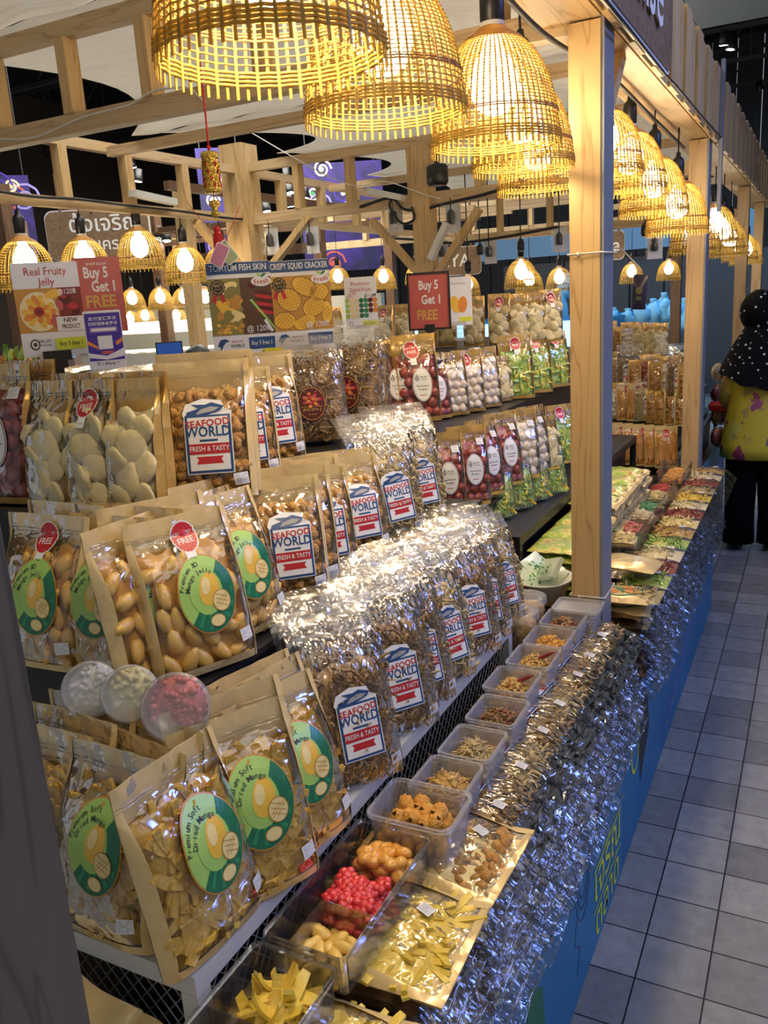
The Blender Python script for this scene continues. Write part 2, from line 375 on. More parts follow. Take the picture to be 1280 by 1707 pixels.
def lab_mango(words):
    L = Lab(); A, B = .040, .052
    L.ell(0, 0, A*1.04, B*1.04, OCHRE, 0, 32, 4); L.ell(0, 0, A, B, LGREEN, 1, 32, 4)
    L.ell(0, 0, A, B, DGREEN, 1.6, 24, 4, 0, 0, -2.4, .9)
    L.ell(-.002, .004, A*.60, B*.62, LGREEN, 2.2, 20, 3)
    for i in range(7): a = -2.2 + i*.42; L.poly([(0, -.006), (A*.93*math.cos(a), B*.93*math.sin(a)), (A*.93*math.cos(a+.14), B*.93*math.sin(a+.14))], LEAFG, 2)
    L.ell(.003, .006, .0145, .0225, YEL, 3, 18, 2, -.25); L.ell(-.001, .011, .0065, .012, PALEY, 3.6, 12, 1, -.25)
    L.ell(.017, -.013, .0135, .015, OCHRE, 4, 16, 1); L.ell(.017, -.013, .0122, .0138, PALEY, 4.6, 16, 1)
    for k in (-.006, 0, .006):
        L.poly([(.017+k-.009, -.013-.008+.0), (.017+k-.008, -.021), (.017+k*.6+.008, -.005), (.017+k*.6+.007, -.005)], OCHRE, 5.2)
        L.poly([(.009, -.013+k+.004), (.009, -.012+k+.004), (.026, -.016+k), (.026, -.017+k)], OCHRE, 5.2)
    L.ell(.006, -.038, .011, .0085, OCHRE, 4, 14, 1); L.ell(.006, -.038, .010, .0075, PALEY, 4.6, 14, 1)
    a = words.split('|')
    L.arc(a[0], -.001, -.002, .0435, 2.25, .0088, INK, 3, .005, .82); L.arc(a[1], -.001, -.002, .0335, 1.95, .0088, INK, 4, .005, .82)
    return L
def lab_promo(hot=False):
    L = Lab(); L.ell(0, 0, .0215, .0255, WHITE, 0, 44, 2, 0, -.06); L.ell(0, 0, .0195, .0232, RED, 1, 44, 2, 0, -.06)
    if hot: L.text('HOT DEAL', 0, .004, .0075, WHITE, 2, .01, .15); L.text('5', 0, -.008, .012, WHITE, 2, .01)
    else: L.text('BUY 5 GET 1', 0, .0055, .0066, WHITE, 2, .012, .12); L.text('FREE', 0, -.006, .0125, WHITE, 2, .008, .12)
    L.rect(-.008, -.040, .008, -.022, WHITE, .3, 2, 2); L.text('100 Baht', 0, -.033, .0034, INK, 1)
    return L
def lab_fruit():
    L = Lab(); L.ell(0, 0, .024, .040, WHITE, 0, 32, 4); L.ell(0, 0, .0226, .0385, INK, 1, 32, 3); L.ell(0, 0, .0218, .0377, WHITE, 2, 32, 3)
    L.ell(-.012, .014, .005, .006, INK, 3, 14); L.ell(-.012, .014, .0035, .0044, WHITE, 4, 12); L.ell(-.012, .014, .0018, .0022, INK, 5, 10); L.poly([(-.014, .021), (-.010, .020), (-.0125, .024)], INK, 3)
    L.text('FRUIT', .004, .016, .0065, INK, 3); L.text('PARADISE', .005, .0105, .0035, INK, 3)
    L.text('Thai Premium', 0, -.004, .0056, INK, 3, .01); L.text('Product', 0, -.012, .0062, INK, 3, .01); L.rect(-.008, -.026, .008, -.0245, RED, 3)
    return L
def lab_maroon(t):
    L = Lab(); L.ell(0, 0, .037, .044, MAROON, 0, 32, 4); L.ell(0, 0, .0345, .0415, GOLDP, 1, 32, 3); L.ell(0, 0, .033, .040, MAROON, 2, 32, 3)
    for i in range(22):
        a = i*.9; r = .004 + .0007*i; L.ell(r*math.cos(a)*1.2, .010 + r*math.sin(a), .005, .0045, [RED, ORANGEP, CORAL][i % 3], 3 + .2*(i % 5), 8)
    L.rect(-.028, -.0075, .028, -.0065, GOLDP, 5); L.text(t, 0, -.015, .0095, GOLDP, 5, .01); L.text('✦ ✦ ✦', 0, -.027, .006, GOLDP, 5)
    return L
def lab_price():
    L = Lab(); L.rect(-.011, -.0095, .011, .0095, WHITE, 0, 2, 2)
    for i in range(5): L.rect(-.0085, .0062 - i*.0031, .0085 - (i % 3)*.003, .0070 - i*.0031, GREYI, 1)
    return L

# ------------------------------------------------------------------ food pieces
def rr(a, b): return random.uniform(a, b)
def p_cracker(mb, c, mt=None, r=.0115):
    e = Euler((rr(0, 6), rr(0, 6), rr(0, 6))); mb.ball(c, r * rr(.85, 1.15), mt or CRACK, 9, 6, (1, .85, .8), .35, e, rr(0, 50))
    mb.ball(Vector(c) + e.to_matrix() @ Vector((0, 0, -r * .55)), r * .5, BROWNP if mt is None else OCHRE, 6, 4)
def p_curl(mb, c, mt, r=.013, th=.0058):
    e = Euler((rr(-.7, .7), rr(0, 6), rr(-.7, .7))).to_matrix(); a0 = rr(0, 6); pts = [Vector(c) + e @ Vector((r*.75*math.cos(a0 + k*.72), rr(-.001, .001), r*.75*math.sin(a0 + k*.72))) for k in range(7)]
    mb.tube(pts, [th*.7, th, th*1.1, th*1.1, th*1.05, th, th*.6], mt, 7)
def p_strip(mb, c, mt, L=.05, wd=.011, th=.004, bend=.5, rot=None, n=6):
    M = (rot or Euler((rr(-.5, .5), rr(0, 6), rr(-.5, .5)))).to_matrix(); vs = []; fs = []; k = rr(-bend, bend); tw = rr(-.8, .8)
    for i in range(n + 1):
        s = i / n - .5; ww = wd * (.55 + .45 * math.cos(s * 2.6)); yy = k * L * s * s * 2; cc, sn = math.cos(tw * s), math.sin(tw * s)
        for a, b in ((-1, -1), (1, -1), (1, 1), (-1, 1)): vs.append(Vector(c) + M @ Vector((s * L, yy + b*th/2*cc + a*ww/2*sn, a*ww/2*cc - b*th/2*sn)))
    for i in range(n):
        for j in range(4): fs.append((i*4+j, i*4+(j+1)%4, i*4+4+(j+1)%4, i*4+4+j))
    fs += [(0, 1, 2, 3)[::-1], tuple(n*4 + j for j in range(4))]
    mb.add(vs, fs, mt, False)
def p_fish(mb, c, mt, L=.03, r=.0022, flat=False):
    M = Euler((rr(-.5, .5), rr(0, 6), rr(-.5, .5))).to_matrix(); a = rr(-.5, .5); b = rr(-.4, .4)
    pts = [Vector(c) + M @ Vector(((s - .5) * L, a * L * (s - .5) ** 2 * 2, b * L * math.sin(s * 4) * .3)) for s in (0, .25, .5, .75, 1)]
    mb.tube(pts, [r * .5, r * 1.2, r * 1.3, r * .8, r * .35], mt, 5)
def p_chip(mb, c, mt, r=.026, sc=(1, .28, .8)):
    mb.ball(c, r, mt, 14, 8, sc, .26, Euler((rr(-.35, .35), rr(0, 6), rr(-.35, .35))), rr(0, 50))
def p_nugget(mb, c, mt, r=.012): mb.ball(c, r, mt, 10, 7, (1, .75, 1.75), .25, Euler((rr(-.3, .3), rr(-.6, .6) + (0 if random.random() < .7 else 1.4), 0)), rr(0, 50))
def p_round(mb, c, mt, r=.015): mb.ball(c, r, mt, 10, 7, (1, .9, 1), .22, None, rr(0, 50))

# ------------------------------------------------------------------ stand-up pouches
def front_y(K, x, z):
    u = min(1, abs(2 * x / K['w'])); t = min(1, max(0, z / K['h']))
    e = math.sqrt(max(0, 1 - u ** 4)); v = (.62 + .38 * min(1, t / .12)) * (1 if t < .5 else max(.04, math.cos(min(1, (t - .5) / .38) * PI / 2)) if t < .88 else .04)
    f = K.get('flop', 0) * max(0, t - .76) ** 1.6 * 5
    return -.72 * K['d'] * e * v + f, .28 * K['d'] * e * v + f
def build_contents(K):
    mb = MB(); w, h = K['w'], K['h']; top = K['fill']; ck = K['c']; bm = K['cm']
    def F(a, b):
        x = (a - .5) * w * .93; z = h * (.02 + b * (top - .02)); y = front_y(K, x, z)[0]
        edge = min(1, 6 * a, 6 * (1 - a)) * min(1, 8 * (1 - b))
        return Vector((x, y * (.60 if ck != 'fine' else .86) * edge + .006 * noise.noise(Vector((x * 60, z * 60, 3))), z + (.014 * noise.noise(Vector((x * 40, 5, 1))) if b > .9 else 0)))
    mb.grid(F, 16, 20, bm, True, True)
    def G(a, b):
        x = (a - .5) * w * .93; z = h * (.02 + b * (top - .02)); return Vector((x, front_y(K, x, z)[1] * .7, z))
    mb.grid(G, 4, 4, bm, True)
    def at(x, z, r): return (x, min(-.001, front_y(K, x, z)[0] + r), z)
    def scatter(dx, dz, fn, r, jit=.35):
        z = h * .04 + r
        row = 0
        while z < h * top - r * .4:
            x = -w * .44 + r + (dx * .5 if row % 2 else 0)
            while x < w * .45 - r * .7:
                fn(at(x + rr(-jit, jit) * dx, z + rr(-jit, jit) * dz, r)); x += dx
            z += dz; row += 1
    if ck == 'cracker': scatter(.019, .0175, lambda c: (p_curl if random.random() < .25 else p_cracker)(mb, c, CRACK), .0125)
    elif ck == 'jelly': scatter(.027, .036, lambda c: p_nugget(mb, c, MANGOJ, .0125), .0125, .16)
    elif ck == 'mango':
        for i in range(130): x = rr(-.33, .33) * w; z = h * rr(.13, top - .07); p_strip(mb, at(x, z, .0125), K.get('pm', MANGOS), rr(.045, .075) * K.get('big', 1), rr(.009, .016), .005, .14, Euler((rr(-.3, .3), rr(0, 6.3), rr(-.08, .08))))
    elif ck == 'fishd' or ck == 'fishl' or ck == 'fishg':
        mt = {'fishd': FISHD, 'fishl': FISHL, 'fishg': FISHG}[ck]
        for i in range(150): x = rr(-.43, .43) * w; z = h * rr(.04, top); (p_fish if random.random() < .6 else p_strip)(mb, at(x, z, .0035), mt, rr(.02, .045), rr(.0018, .003)) if random.random() < .75 else p_curl(mb, at(x, z, .004), mt, rr(.007, .012), .003)
    elif ck == 'durian':
        for x, z, r in ((-.20, .13, .024), (.20, .15, .025), (-.05, .27, .028), (.24, .36, .024), (-.22, .40, .026), (.08, .50, .028), (-.20, .58, .022), (.22, .64, .024), (-.04, .70, .022)):
            p_chip(mb, (x * w, front_y(K, x * w, z * h)[0] + .010, z * h), DURIAN, r, (1, .3, 1.15))
    elif ck == 'plum': scatter(.028, .027, lambda c: p_round(mb, c, PLUM, .0155), .0150, .12)
    elif ck == 'lychee': scatter(.030, .029, lambda c: p_round(mb, c, LYCHEE, .0165), .0160, .08)
    elif ck == 'veg':
        for i in range(34): x = rr(-.36, .36) * w; z = h * rr(.12, top - .06); p_strip(mb, at(x, z, .004), VEG if i % 4 else MANGOY, rr(.03, .06), .008, .004, .8)
    elif ck == 'stick':
        for i in range(44): x = rr(-.42, .42) * w; p_strip(mb, at(x, h * rr(.3, top - .28), .005), ORSTICK, h * .45, .007, .005, .15, Euler((0, PI / 2 + rr(-.12, .12), 0)))
    return mb
LSC = dict(seafood_label=1.16, oval_label=1.15, fruit_label=1.15, promo_sticker=1.05)
def build_pouch(K, name, label, cat, detail=2):
    w, h = K['w'], K['h']; root = thing(name, label, cat)
    nz = K.get('wr', .0022)
    def wob(x, z, s=0): return nz * noise.noise(Vector((x * 34 + s, z * 22, s))) * min(1, .3 + 3 * z / h) * (2.2 if z > .8 * h else 1)
    def back(a, b):
        x = (a - .5) * w; z = b * h; return Vector((x, front_y(K, x, z)[1] + wob(x, z, 7), z))
    def frontf(a, b):
        x = (a - .5) * w; z = b * h; return Vector((x, front_y(K, x, z)[0] + wob(x, z) - .0006, z))
    mb = MB(); nu, nv = (14, 18) if detail > 1 else (8, 10)
    mb.grid(back, nu, nv, K['back'], True)
    if K.get('border'):
        bw = K.get('bw', .055)
        for a0, a1 in ((0, bw), (1 - bw, 1)): mb.grid(lambda a, b, a0=a0, a1=a1: frontf(a0 + (a1 - a0) * a, b) + Vector((0, -.0012, 0)), 2, nv, K['border'], True, True)
        mb.grid(lambda a, b: frontf(a, b * .05) + Vector((0, -.0012, 0)), nu, 1, K['border'], True, True)
    mb.obj('pouch', root)
    f = MB(); hs = K.get('hs', .84)
    f.grid(lambda a, b: frontf(a, b * hs), nu, nv, K['film'], True, True); f.obj('window_film', root)
    hd = MB(); hd.grid(lambda a, b: frontf(a, hs + b * (1 - hs)) + Vector((0, -.0004, 0)), nu, 5, K['head'], True, True)
    zr = MB()
    for q in (.885, .905) if hs < .9 else (): zr.tube([frontf(i / 8, q) + Vector((0, -.0015, 0)) for i in range(9)], .0011, K['head'], 4, False, False)
    ho = hd.obj('zip_top', root)
    if zr.v: zr.obj('zip_ridge', ho)
    tag(build_contents(K).obj('contents', root), kind='stuff')
    for nm, L, x, z, rot in K.get('labels', []):
        lb = MB(); c, sn = math.cos(rot), math.sin(rot)
        L.into(lb); 
        vs = []
        for (vx, vy, vz) in [(a_ * LSC.get(nm, 1), b_, c_ * LSC.get(nm, 1)) for a_, b_, c_ in lb.v]:
            X = x + vx * c - vz * sn; Z = z + vx * sn + vz * c
            vs.append((X, front_y(K, X, Z)[0] - .0030 + vy, Z))
        lb.v = vs; lb.obj(nm, root)
    return root
LP, LS = lab_price(), lab_seafood(); LPR = lab_promo(); LHOT = lab_promo(True); LF = lab_fruit(); L3D = lab_mango('Premium 3D|Mango Jelly'); LSOFT = lab_mango('Premium Soft|Dried Mango')
def K(**k): return k
KR = dict(back=KRAFT, border=KRAFT, film=FILM, head=FILM)
GO = dict(back=GOLD, border=GOLD, film=FILM, head=FILMG)
CL = dict(back=FILM, film=FILMG, head=FILMH, bw=.02)
P = {}
def proto(key, name, cat, detail=2, **k):
    o = build_pouch(k, name, 'x', cat, detail); P[key] = o; o['_free'] = 1; k['obj'] = o; PK[key] = k; return o
PK = {}
proto('mango', 'dried_mango_pouch', 'bag of dried mango', w=.175, h=.248, d=.055, fill=.80, c='mango', cm=MANGOS, **KR, labels=[('oval_label', LSOFT, .008, .13, 0), ('price_sticker', LP, .062, .042, .1)])
proto('mango_promo', 'dried_mango_pouch', 'bag of dried mango', w=.175, h=.248, d=.055, fill=.80, c='mango', cm=MANGOS, **KR, labels=[('oval_label', LSOFT, .008, .12, 0), ('promo_sticker', LPR, -.035, .213, 0), ('price_sticker', LP, .062, .042, .1)])
proto('jelly', 'mango_jelly_pouch', 'bag of mango jelly', w=.175, h=.248, d=.055, fill=.80, c='jelly', cm=OCHRE, **KR, labels=[('oval_label', L3D, .008, .12, 0), ('price_sticker', LP, .060, .042, .1)])
proto('jelly_promo', 'mango_jelly_pouch', 'bag of mango jelly', w=.175, h=.248, d=.055, fill=.80, c='jelly', cm=OCHRE, **KR, labels=[('oval_label', L3D, .008, .12, 0), ('promo_sticker', LPR, .005, .212, -.05), ('price_sticker', LP, .060, .042, .1)])
proto('cracker', 'squid_cracker_pouch', 'bag of crackers', w=.155, h=.225, d=.055, fill=.80, c='cracker', cm=FISHG, **KR, labels=[('seafood_label', LS, .010, .098, 0), ('price_sticker', LP, .056, .030, .1)])
proto('fish', 'dried_fish_bag', 'bag of dried fish', w=.17, h=.30, d=.055, fill=.68, flop=.10, wr=.004, c='fishd', cm=FISHD, **CL, labels=[('seafood_label', LS, .0, .105, 0), ('price_sticker', LP, .058, .03, .15)])
proto('fishl', 'dried_fish_bag', 'bag of dried fish', w=.17, h=.30, d=.055, fill=.70, flop=.09, wr=.004, c='fishl', cm=FISHL, **CL, labels=[('seafood_label', LS, .01, .105, .05), ('price_sticker', LP, .055, .03, .1)])
proto('dark', 'dried_mushroom_bag', 'bag of dried seafood', w=.185, h=.28, d=.06, fill=.76, flop=.07, wr=.004, c='fishd', cm=FISHD, **CL, labels=[('maroon_label', lab_maroon('เซียง เซียง จู'), 0, .10, 0)])
proto('durian', 'durian_chip_pouch', 'bag of durian chips', w=.105, h=.235, d=.055, fill=.76, c='durian', cm=DURIAN, **GO, labels=[])
proto('durian_promo', 'durian_chip_pouch', 'bag of durian chips', w=.105, h=.235, d=.055, fill=.76, c='durian', cm=DURIAN, **GO, labels=[('promo_sticker', LPR, 0, .195, 0)])
proto('plum', 'dried_plum_pouch', 'bag of dried plums', w=.125, h=.24, d=.05, fill=.80, c='plum', cm=PLUM, **GO, labels=[('fruit_label', LF, .006, .11, 0), ('price_sticker', LP, .035, .19, 0)])
proto('plum_promo', 'dried_plum_pouch', 'bag of dried plums', w=.125, h=.24, d=.05, fill=.76, c='plum', cm=PLUM, **GO, labels=[('fruit_label', LF, .006, .10, 0), ('promo_sticker', LPR, -.01, .196, 0)])
proto('lychee', 'white_lychee_pouch', 'bag of dried lychees', w=.12, h=.235, d=.05, fill=.80, c='lychee', cm=LYCHEE, **GO, labels=[('price_sticker', LP, .03, .185, 0)])
proto('lychee_promo', 'white_lychee_pouch', 'bag of dried lychees', w=.12, h=.235, d=.05, fill=.74, c='lychee', cm=LYCHEE, **GO, labels=[('promo_sticker', LPR, -.01, .196, 0)])
proto('veg', 'vegetable_chip_pouch', 'bag of vegetable chips', w=.14, h=.25, d=.04, fill=.75, c='veg', cm=VEG, **GO, labels=[('promo_sticker', LPR, 0, .215, 0)])
proto('vegc', 'vegetable_chip_bag', 'bag of vegetable chips', w=.15, h=.19, d=.03, fill=.78, c='veg', cm=VEG, **CL, labels=[])
proto('stick', 'snack_stick_pouch', 'bag of snack sticks', w=.13, h=.24, d=.04, fill=.85, c='stick', cm=ORSTICK, **KR, labels=[('promo_sticker', LPR, 0, .20, 0)])
proto('nuts', 'cracker_bag', 'bag of crackers', 1, w=.14, h=.20, d=.045, fill=.82, c='cracker', cm=CRACK, **GO, labels=[('price_sticker', LP, .03, .15, 0)])

def place(key, loc, yaw, lean, label, group, sc=1.0, roll=0.0):
    o = P[key]
    if o.get('_free'): del o['_free']; c = o
    else: c = copy_tree(o)
    c.location = loc; c.rotation_euler = (-lean, roll, yaw); c.scale = (sc,) * 3
    tag(c, label, None, group); return c
def finish_protos():
    for k, o in list(P.items()):
        if o.get('_free'):
            for ch in list(o.children): bpy.data.objects.remove(ch)
            bpy.data.objects.remove(o); del P[k]

# ================================================================== THE HALL
mt_, nt, p, out = nodes('grey_floor_tiles')
co = coords(nt); TS = .1625
br = N(nt, 'ShaderNodeTexBrick'); br.offset = 0; br.squash = 1
for k, v in (('Scale', 1.0), ('Mortar Size', .0022), ('Mortar Smooth', .15), ('Bias', 0), ('Brick Width', TS), ('Row Height', TS)): br.inputs[k].default_value = v
br.inputs['Color1'].default_value = (.36, .365, .36, 1); br.inputs['Color2'].default_value = (.20, .205, .21, 1); br.inputs['Mortar'].default_value = (.018, .018, .02, 1)
mp = N(nt, 'ShaderNodeMapping'); mp.inputs['Location'].default_value = (-.0055, -.006, 0); nt.links.new(co, mp.inputs[0]); nt.links.new(mp.outputs[0], br.inputs['Vector'])
nz = N(nt, 'ShaderNodeTexNoise'); nz.inputs['Scale'].default_value = 22; nz.inputs['Detail'].default_value = 6; nz.inputs['Roughness'].default_value = .65; nt.links.new(co, nz.inputs['Vector'])
mx = N(nt, 'ShaderNodeMixRGB', blend_type='MULTIPLY'); mx.inputs[0].default_value = .8; nt.links.new(br.outputs[0], mx.inputs[1])
nt.links.new(ramp(nt, nz.outputs[0], [(.3, (.75, .75, .75)), (.65, (1.15, 1.15, 1.12))]), mx.inputs[2]); nt.links.new(mx.outputs[0], p.inputs['Base Color'])
p.inputs['Roughness'].default_value = .42
bp = N(nt, 'ShaderNodeBump'); bp.inputs['Strength'].default_value = .5; bp.inputs['Distance'].default_value = .006; nt.links.new(nz.outputs[0], bp.inputs['Height'])
b2 = N(nt, 'ShaderNodeBump'); b2.inputs['Strength'].default_value = .8; b2.inputs['Distance'].default_value = .004; b2.invert = True; nt.links.new(br.outputs['Fac'], b2.inputs['Height']); nt.links.new(bp.outputs[0], b2.inputs['Normal']); nt.links.new(b2.outputs[0], p.inputs['Normal'])
structure(MB().box((-13, -3, -.05), (3.2, 17, 0), mt_), 'floor')
DARK = mat('black_ceiling_paint', (.012, .013, .015), .8)
DGREY = mat('dark_grey_wall_panel', (.045, .048, .055), .6)
DUCT = mat('grey_duct_sheet', (.23, .27, .30), .5)
STEEL = mat('dark_truss_steel', (.05, .052, .058), .5, .4)
structure(MB().box((-13, -3, 5.6), (3.2, 17, 5.7), DARK), 'ceiling')
mb = MB()
for i in range(40): mb.box((-13 + i * .41, 16.8, 0), (-13 + i * .41 + .385, 17, 5.6), DGREY)
structure(mb, 'wall_back')
structure(MB().box((-13.2, -3, 0), (-13, 17, 5.6), mat('brown_far_wall', (.10, .075, .06), .7)), 'wall_left')
structure(MB().box((3.2, -3, 0), (3.3, 17, 5.6), mat('shop_wall', (.30, .30, .30), .7)), 'wall_right')
structure(MB().box((-.80, 3.4, 3.2), (3.1, 6.2, 3.6), DUCT), 'trim_1')
mb = MB()
for i in range(9):
    y = 1.5 + i * 1.7
    for z in (4.5, 5.0): mb.bar((-12.5, y, z), (3, y, z), .05, .05, STEEL)
    for k in range(30): mb.bar((-12.5 + k * .52, y, 4.5), (-12.5 + (k + (1 if k % 2 else -1) * .5) * .52 + .26, y, 5.0), .02, .02, STEEL)
structure(mb, 'ceiling_truss')
SPOTE = emis('spotlight_face', (1, .97, .9), 30)
sp = [(1206, 76, 8), (1217, 83, 8.2), (230, 303, 9), (110, 313, 9), (223, 280, 11), (345, 305, 10), (478, 300, 9.5), (484, 322, 9), (510, 330, 9), (485, 345, 9.5), (445, 353, 9), (399, 270, 11), (262, 400, 8), (278, 402, 8.3), (1250, 492 - 110, 15), (1268, 150, 12)]
spot0 = None
for i, (u, v, d) in enumerate(sp):
    loc = ray(u, v) * (d / 1400) + Vector((0, 0, EYE))
    if spot0 is None:
        spot0 = thing('ceiling_spotlight', '', 'spotlight'); q = MB(); q.lathe([(0, .16), (.05, .16), (.06, .04), (.06, 0), (.05, .0)], BLACK, 12); q.obj('housing', spot0)
        q = MB(); q.lathe([(.05, .004), (0, .004)], SPOTE, 12); q.obj('lens', spot0); o = spot0
    else: o = copy_tree(spot0)
    o.location = loc; o.rotation_euler = (rr(-.3, .3), rr(-.3, .3), 0); o.scale = (.8,) * 3
    tag(o, ['bright small ceiling spotlight at upper right above the aisle', 'small ceiling spotlight just right of its twin above the aisle'][i] if i < 2 else 'small distant ceiling spotlight shining in the dark hall behind the stall', None, None if i < 2 else 'distant ceiling spotlights')

# ================================================================== STALL FRAME
def post(x0, y0, x1, y1, z1, label, mt=PINE, metal=True, name='wooden_post', braces=()):
    t = thing(name, label, 'post', ((x0 + x1) / 2, (y0 + y1) / 2, 0)); cx, cy_ = (x0 + x1) / 2, (y0 + y1) / 2
    q = MB().box((x0 - cx, y0 - cy_, 0), (x1 - cx, y1 - cy_, z1), mt); q.obj('timber', t)
    if metal: MB().box((x1 - cx, y0 - cy_ + .004, 0), (x1 - cx + .008, y1 - cy_ - .004, z1 + .25), GREYMETAL).obj('metal_strip', t)
    for a, b in braces: MB().bar(Vector(a) - Vector((cx, cy_, 0)), Vector(b) - Vector((cx, cy_, 0)), .05, .035, mt).obj('brace', t)
    return t
post(-.60, .265, -.49, .371, 2.25, 'dark grey shaded post at the near left corner of the stall', SHADEDWOOD, False)
P1 = post(-.566, 2.15, -.491, 2.265, 2.27, 'tall pale pine post with grey metal side beyond the row of open boxes', braces=[((-.53, 2.27, 2.04), (-.53, 2.50, 2.27))])
for zz, nm in ((1.755, 0), (.862, 0)):
    q = MB(); q.tube([(-.042, -.062, 0), (.042, -.062, .001), (.052, -.055, 0), (.052, .062, .002), (-.042, .062, 0)], .0022, WHITEC, 5, True)
    q.ball((-.015, -.064, 0), .005, WHITEC); q.obj('cable_tie', P1, (0, 0, zz))
post(-.566, 4.19, -.491, 4.305, 2.27, 'second pine post of the stall front, left of the woman in yellow')
post(-.566, 6.6, -.491, 6.715, 2.27, 'farther pine post along the aisle, above the woman in yellow', metal=False)
post(-.566, 8.2, -.491, 8.315, 2.27, 'farthest pine post along the aisle at the right edge', metal=False)
post(-3.20, 4.30, -3.04, 4.46, 2.6, 'thick pine corner post with braces under the far corner of the stall', metal=False, braces=[((-3.10, 4.28, 1.85), (-3.10, 3.9, 2.15)), ((-3.02, 4.38, 1.85), (-2.65, 4.38, 2.17))])
post(-1.99, 4.33, -1.89, 4.43, 2.45, 'slim pine post in the middle of the stall back, behind the framed sign', metal=False, braces=[((-1.94, 4.36, 1.75), (-2.25, 4.36, 2.1)), ((-1.9, 4.36, 1.75), (-1.62, 4.36, 2.1))])
post(-3.2, 1.5, -3.1, 1.6, 2.6, 'far left pine post of the stall, beyond the hanging lamps', metal=False)
def beamobj(a, b, wd, ht, mt, name='roof_beam'):
    o = MB().bar(a, b, wd, ht, mt).obj(name); tag(o, kind='structure'); return o
# front beam and fascia
beamobj((-.565, .30, 2.30), (-.565, 9, 2.30), .15, .05, PINEY); beamobj((-.53, .30, 2.575), (-.53, 9, 2.575), .06, .05, PINEY)
for seg, (ya, yb) in enumerate(((.3, 4.30), (4.33, 9.0))):
    q = MB(); n = int((yb - ya) / .145)
    for i in range(n): y = ya + i * (yb - ya) / n; q.box((-.474, y, 2.262), (-.458 - (.010 if i % 2 else 0), y + (yb - ya) / n - .004, 2.565), PINE)
    tag(q.obj('fascia_board_panel'), ['upright pine fascia boards over the stall front beside the aisle', 'farther stretch of upright pine fascia boards past the second post'][seg], 'fascia')
q = thing('metal_corner_strip', 'grey metal strip up the fascia at the second post', 'metal strip', (-.45, 4.315, 2.27)); MB().box((-.006, -.02, -.3), (.01, .02, .33), GREYMETAL).obj('strip', q)
# sign on fascia
sg = thing('shop_sign', 'wooden shop sign with white letters ending in ise, on the fascia', 'sign', (-.452, 2.0, 2.40))
def rrect(x0, z0, x1, z1, r, n=6):
    pts = []
    for cx, cz, a in ((x1 - r, z1 - r, 0), (x0 + r, z1 - r, PI/2), (x0 + r, z0 + r, PI), (x1 - r, z0 + r, 1.5*PI)):
        for k in range(n + 1): t = a + PI/2*k/n; pts.append((cx + r*math.cos(t), cz + r*math.sin(t)))
    return pts
def slab(mb, pts, y0, y1, mt, side=None):
    n = len(pts); vs = [(x, y0, z) for x, z in pts] + [(x, y1, z) for x, z in pts]
    mb.add(vs, [tuple(range(n)), tuple(range(2*n - 1, n - 1, -1))], mt); mb.add(vs, [(i, n + i, n + (i+1) % n, (i+1) % n) for i in range(n)], side or mt); return mb
q = MB(); slab(q, rrect(-.95, -.135, .86, .17, .05), .008, -.006, WHITE); slab(q, rrect(-.942, -.127, .852, .162, .045), -.0, -.010, SIGNWOOD); q.obj('board', sg, rot=(0, 0, PI/2))
q = MB(); Lab().text('Fruit Paradise', -.05, .02, .25, WHITE, 0, .006).into(q, lambda x, z: -.020); vs = q.v; n = len(vs); q.obj('lettering', sg, rot=(0, 0, PI/2))
q = MB(); q.tube([(.012, -.95, -.15), (.012, .2, -.147), (.012, .75, -.15), (.012, .95, -.145), (.004, 1.6, -.13), (.004, 2.3, -.12)], .004, RUBBER, 5); q.obj('cable', sg)
# trusses across (along X)
def truss(y, x0, x1, z0, z1, studs, w1=.06):
    beamobj((x0, y, z0), (x1, y, z0), .045, w1, PINEX); beamobj((x0, y, z1), (x1, y, z1), .045, .05, PINEX)
    for x in studs: beamobj((x, y, z0 + w1/2), (x, y, z1 - .025), .06, .04, PINE, 'roof_stud')
truss(2.2, -3.15, -.57, 2.285, 2.56, [-2.95, -2.53, -2.19, -1.86, -1.45, -1.05, -.75])
truss(4.38, -3.04, -.57, 2.18, 2.47, [-2.72, -2.38, -2.0, -1.62, -1.25, -.9])
truss(.32, -3.15, -.60, 2.285, 2.56, [-2.8, -2.4, -2.0, -1.6, -1.2, -.85])
truss(6.65, -3.04, -.57, 2.1, 2.4, [-2.7, -2.3, -1.9, -1.5, -1.1, -.8])
beamobj((-3.1, 3.3, 2.44), (-.57, 3.3, 2.44), .04, .045, PINEX); beamobj((-3.1, 5.4, 2.44), (-.57, 5.4, 2.44), .04, .045, PINEX)
beamobj((-3.1, 1.25, 2.6), (-.57, 1.25, 2.6), .04, .045, PINEX)
# far side (along Y)
for z in (2.19, 2.46): beamobj((-3.12, 1.55, z), (-3.12, 8.5, z), .045, .045, PINEY)
for y in (2.05, 2.55, 3.0, 3.42, 3.85, 4.8, 5.3, 5.8, 6.3): beamobj((-3.12, y, 2.21), (-3.12, y, 2.44), .05, .05, PINE, 'roof_stud')
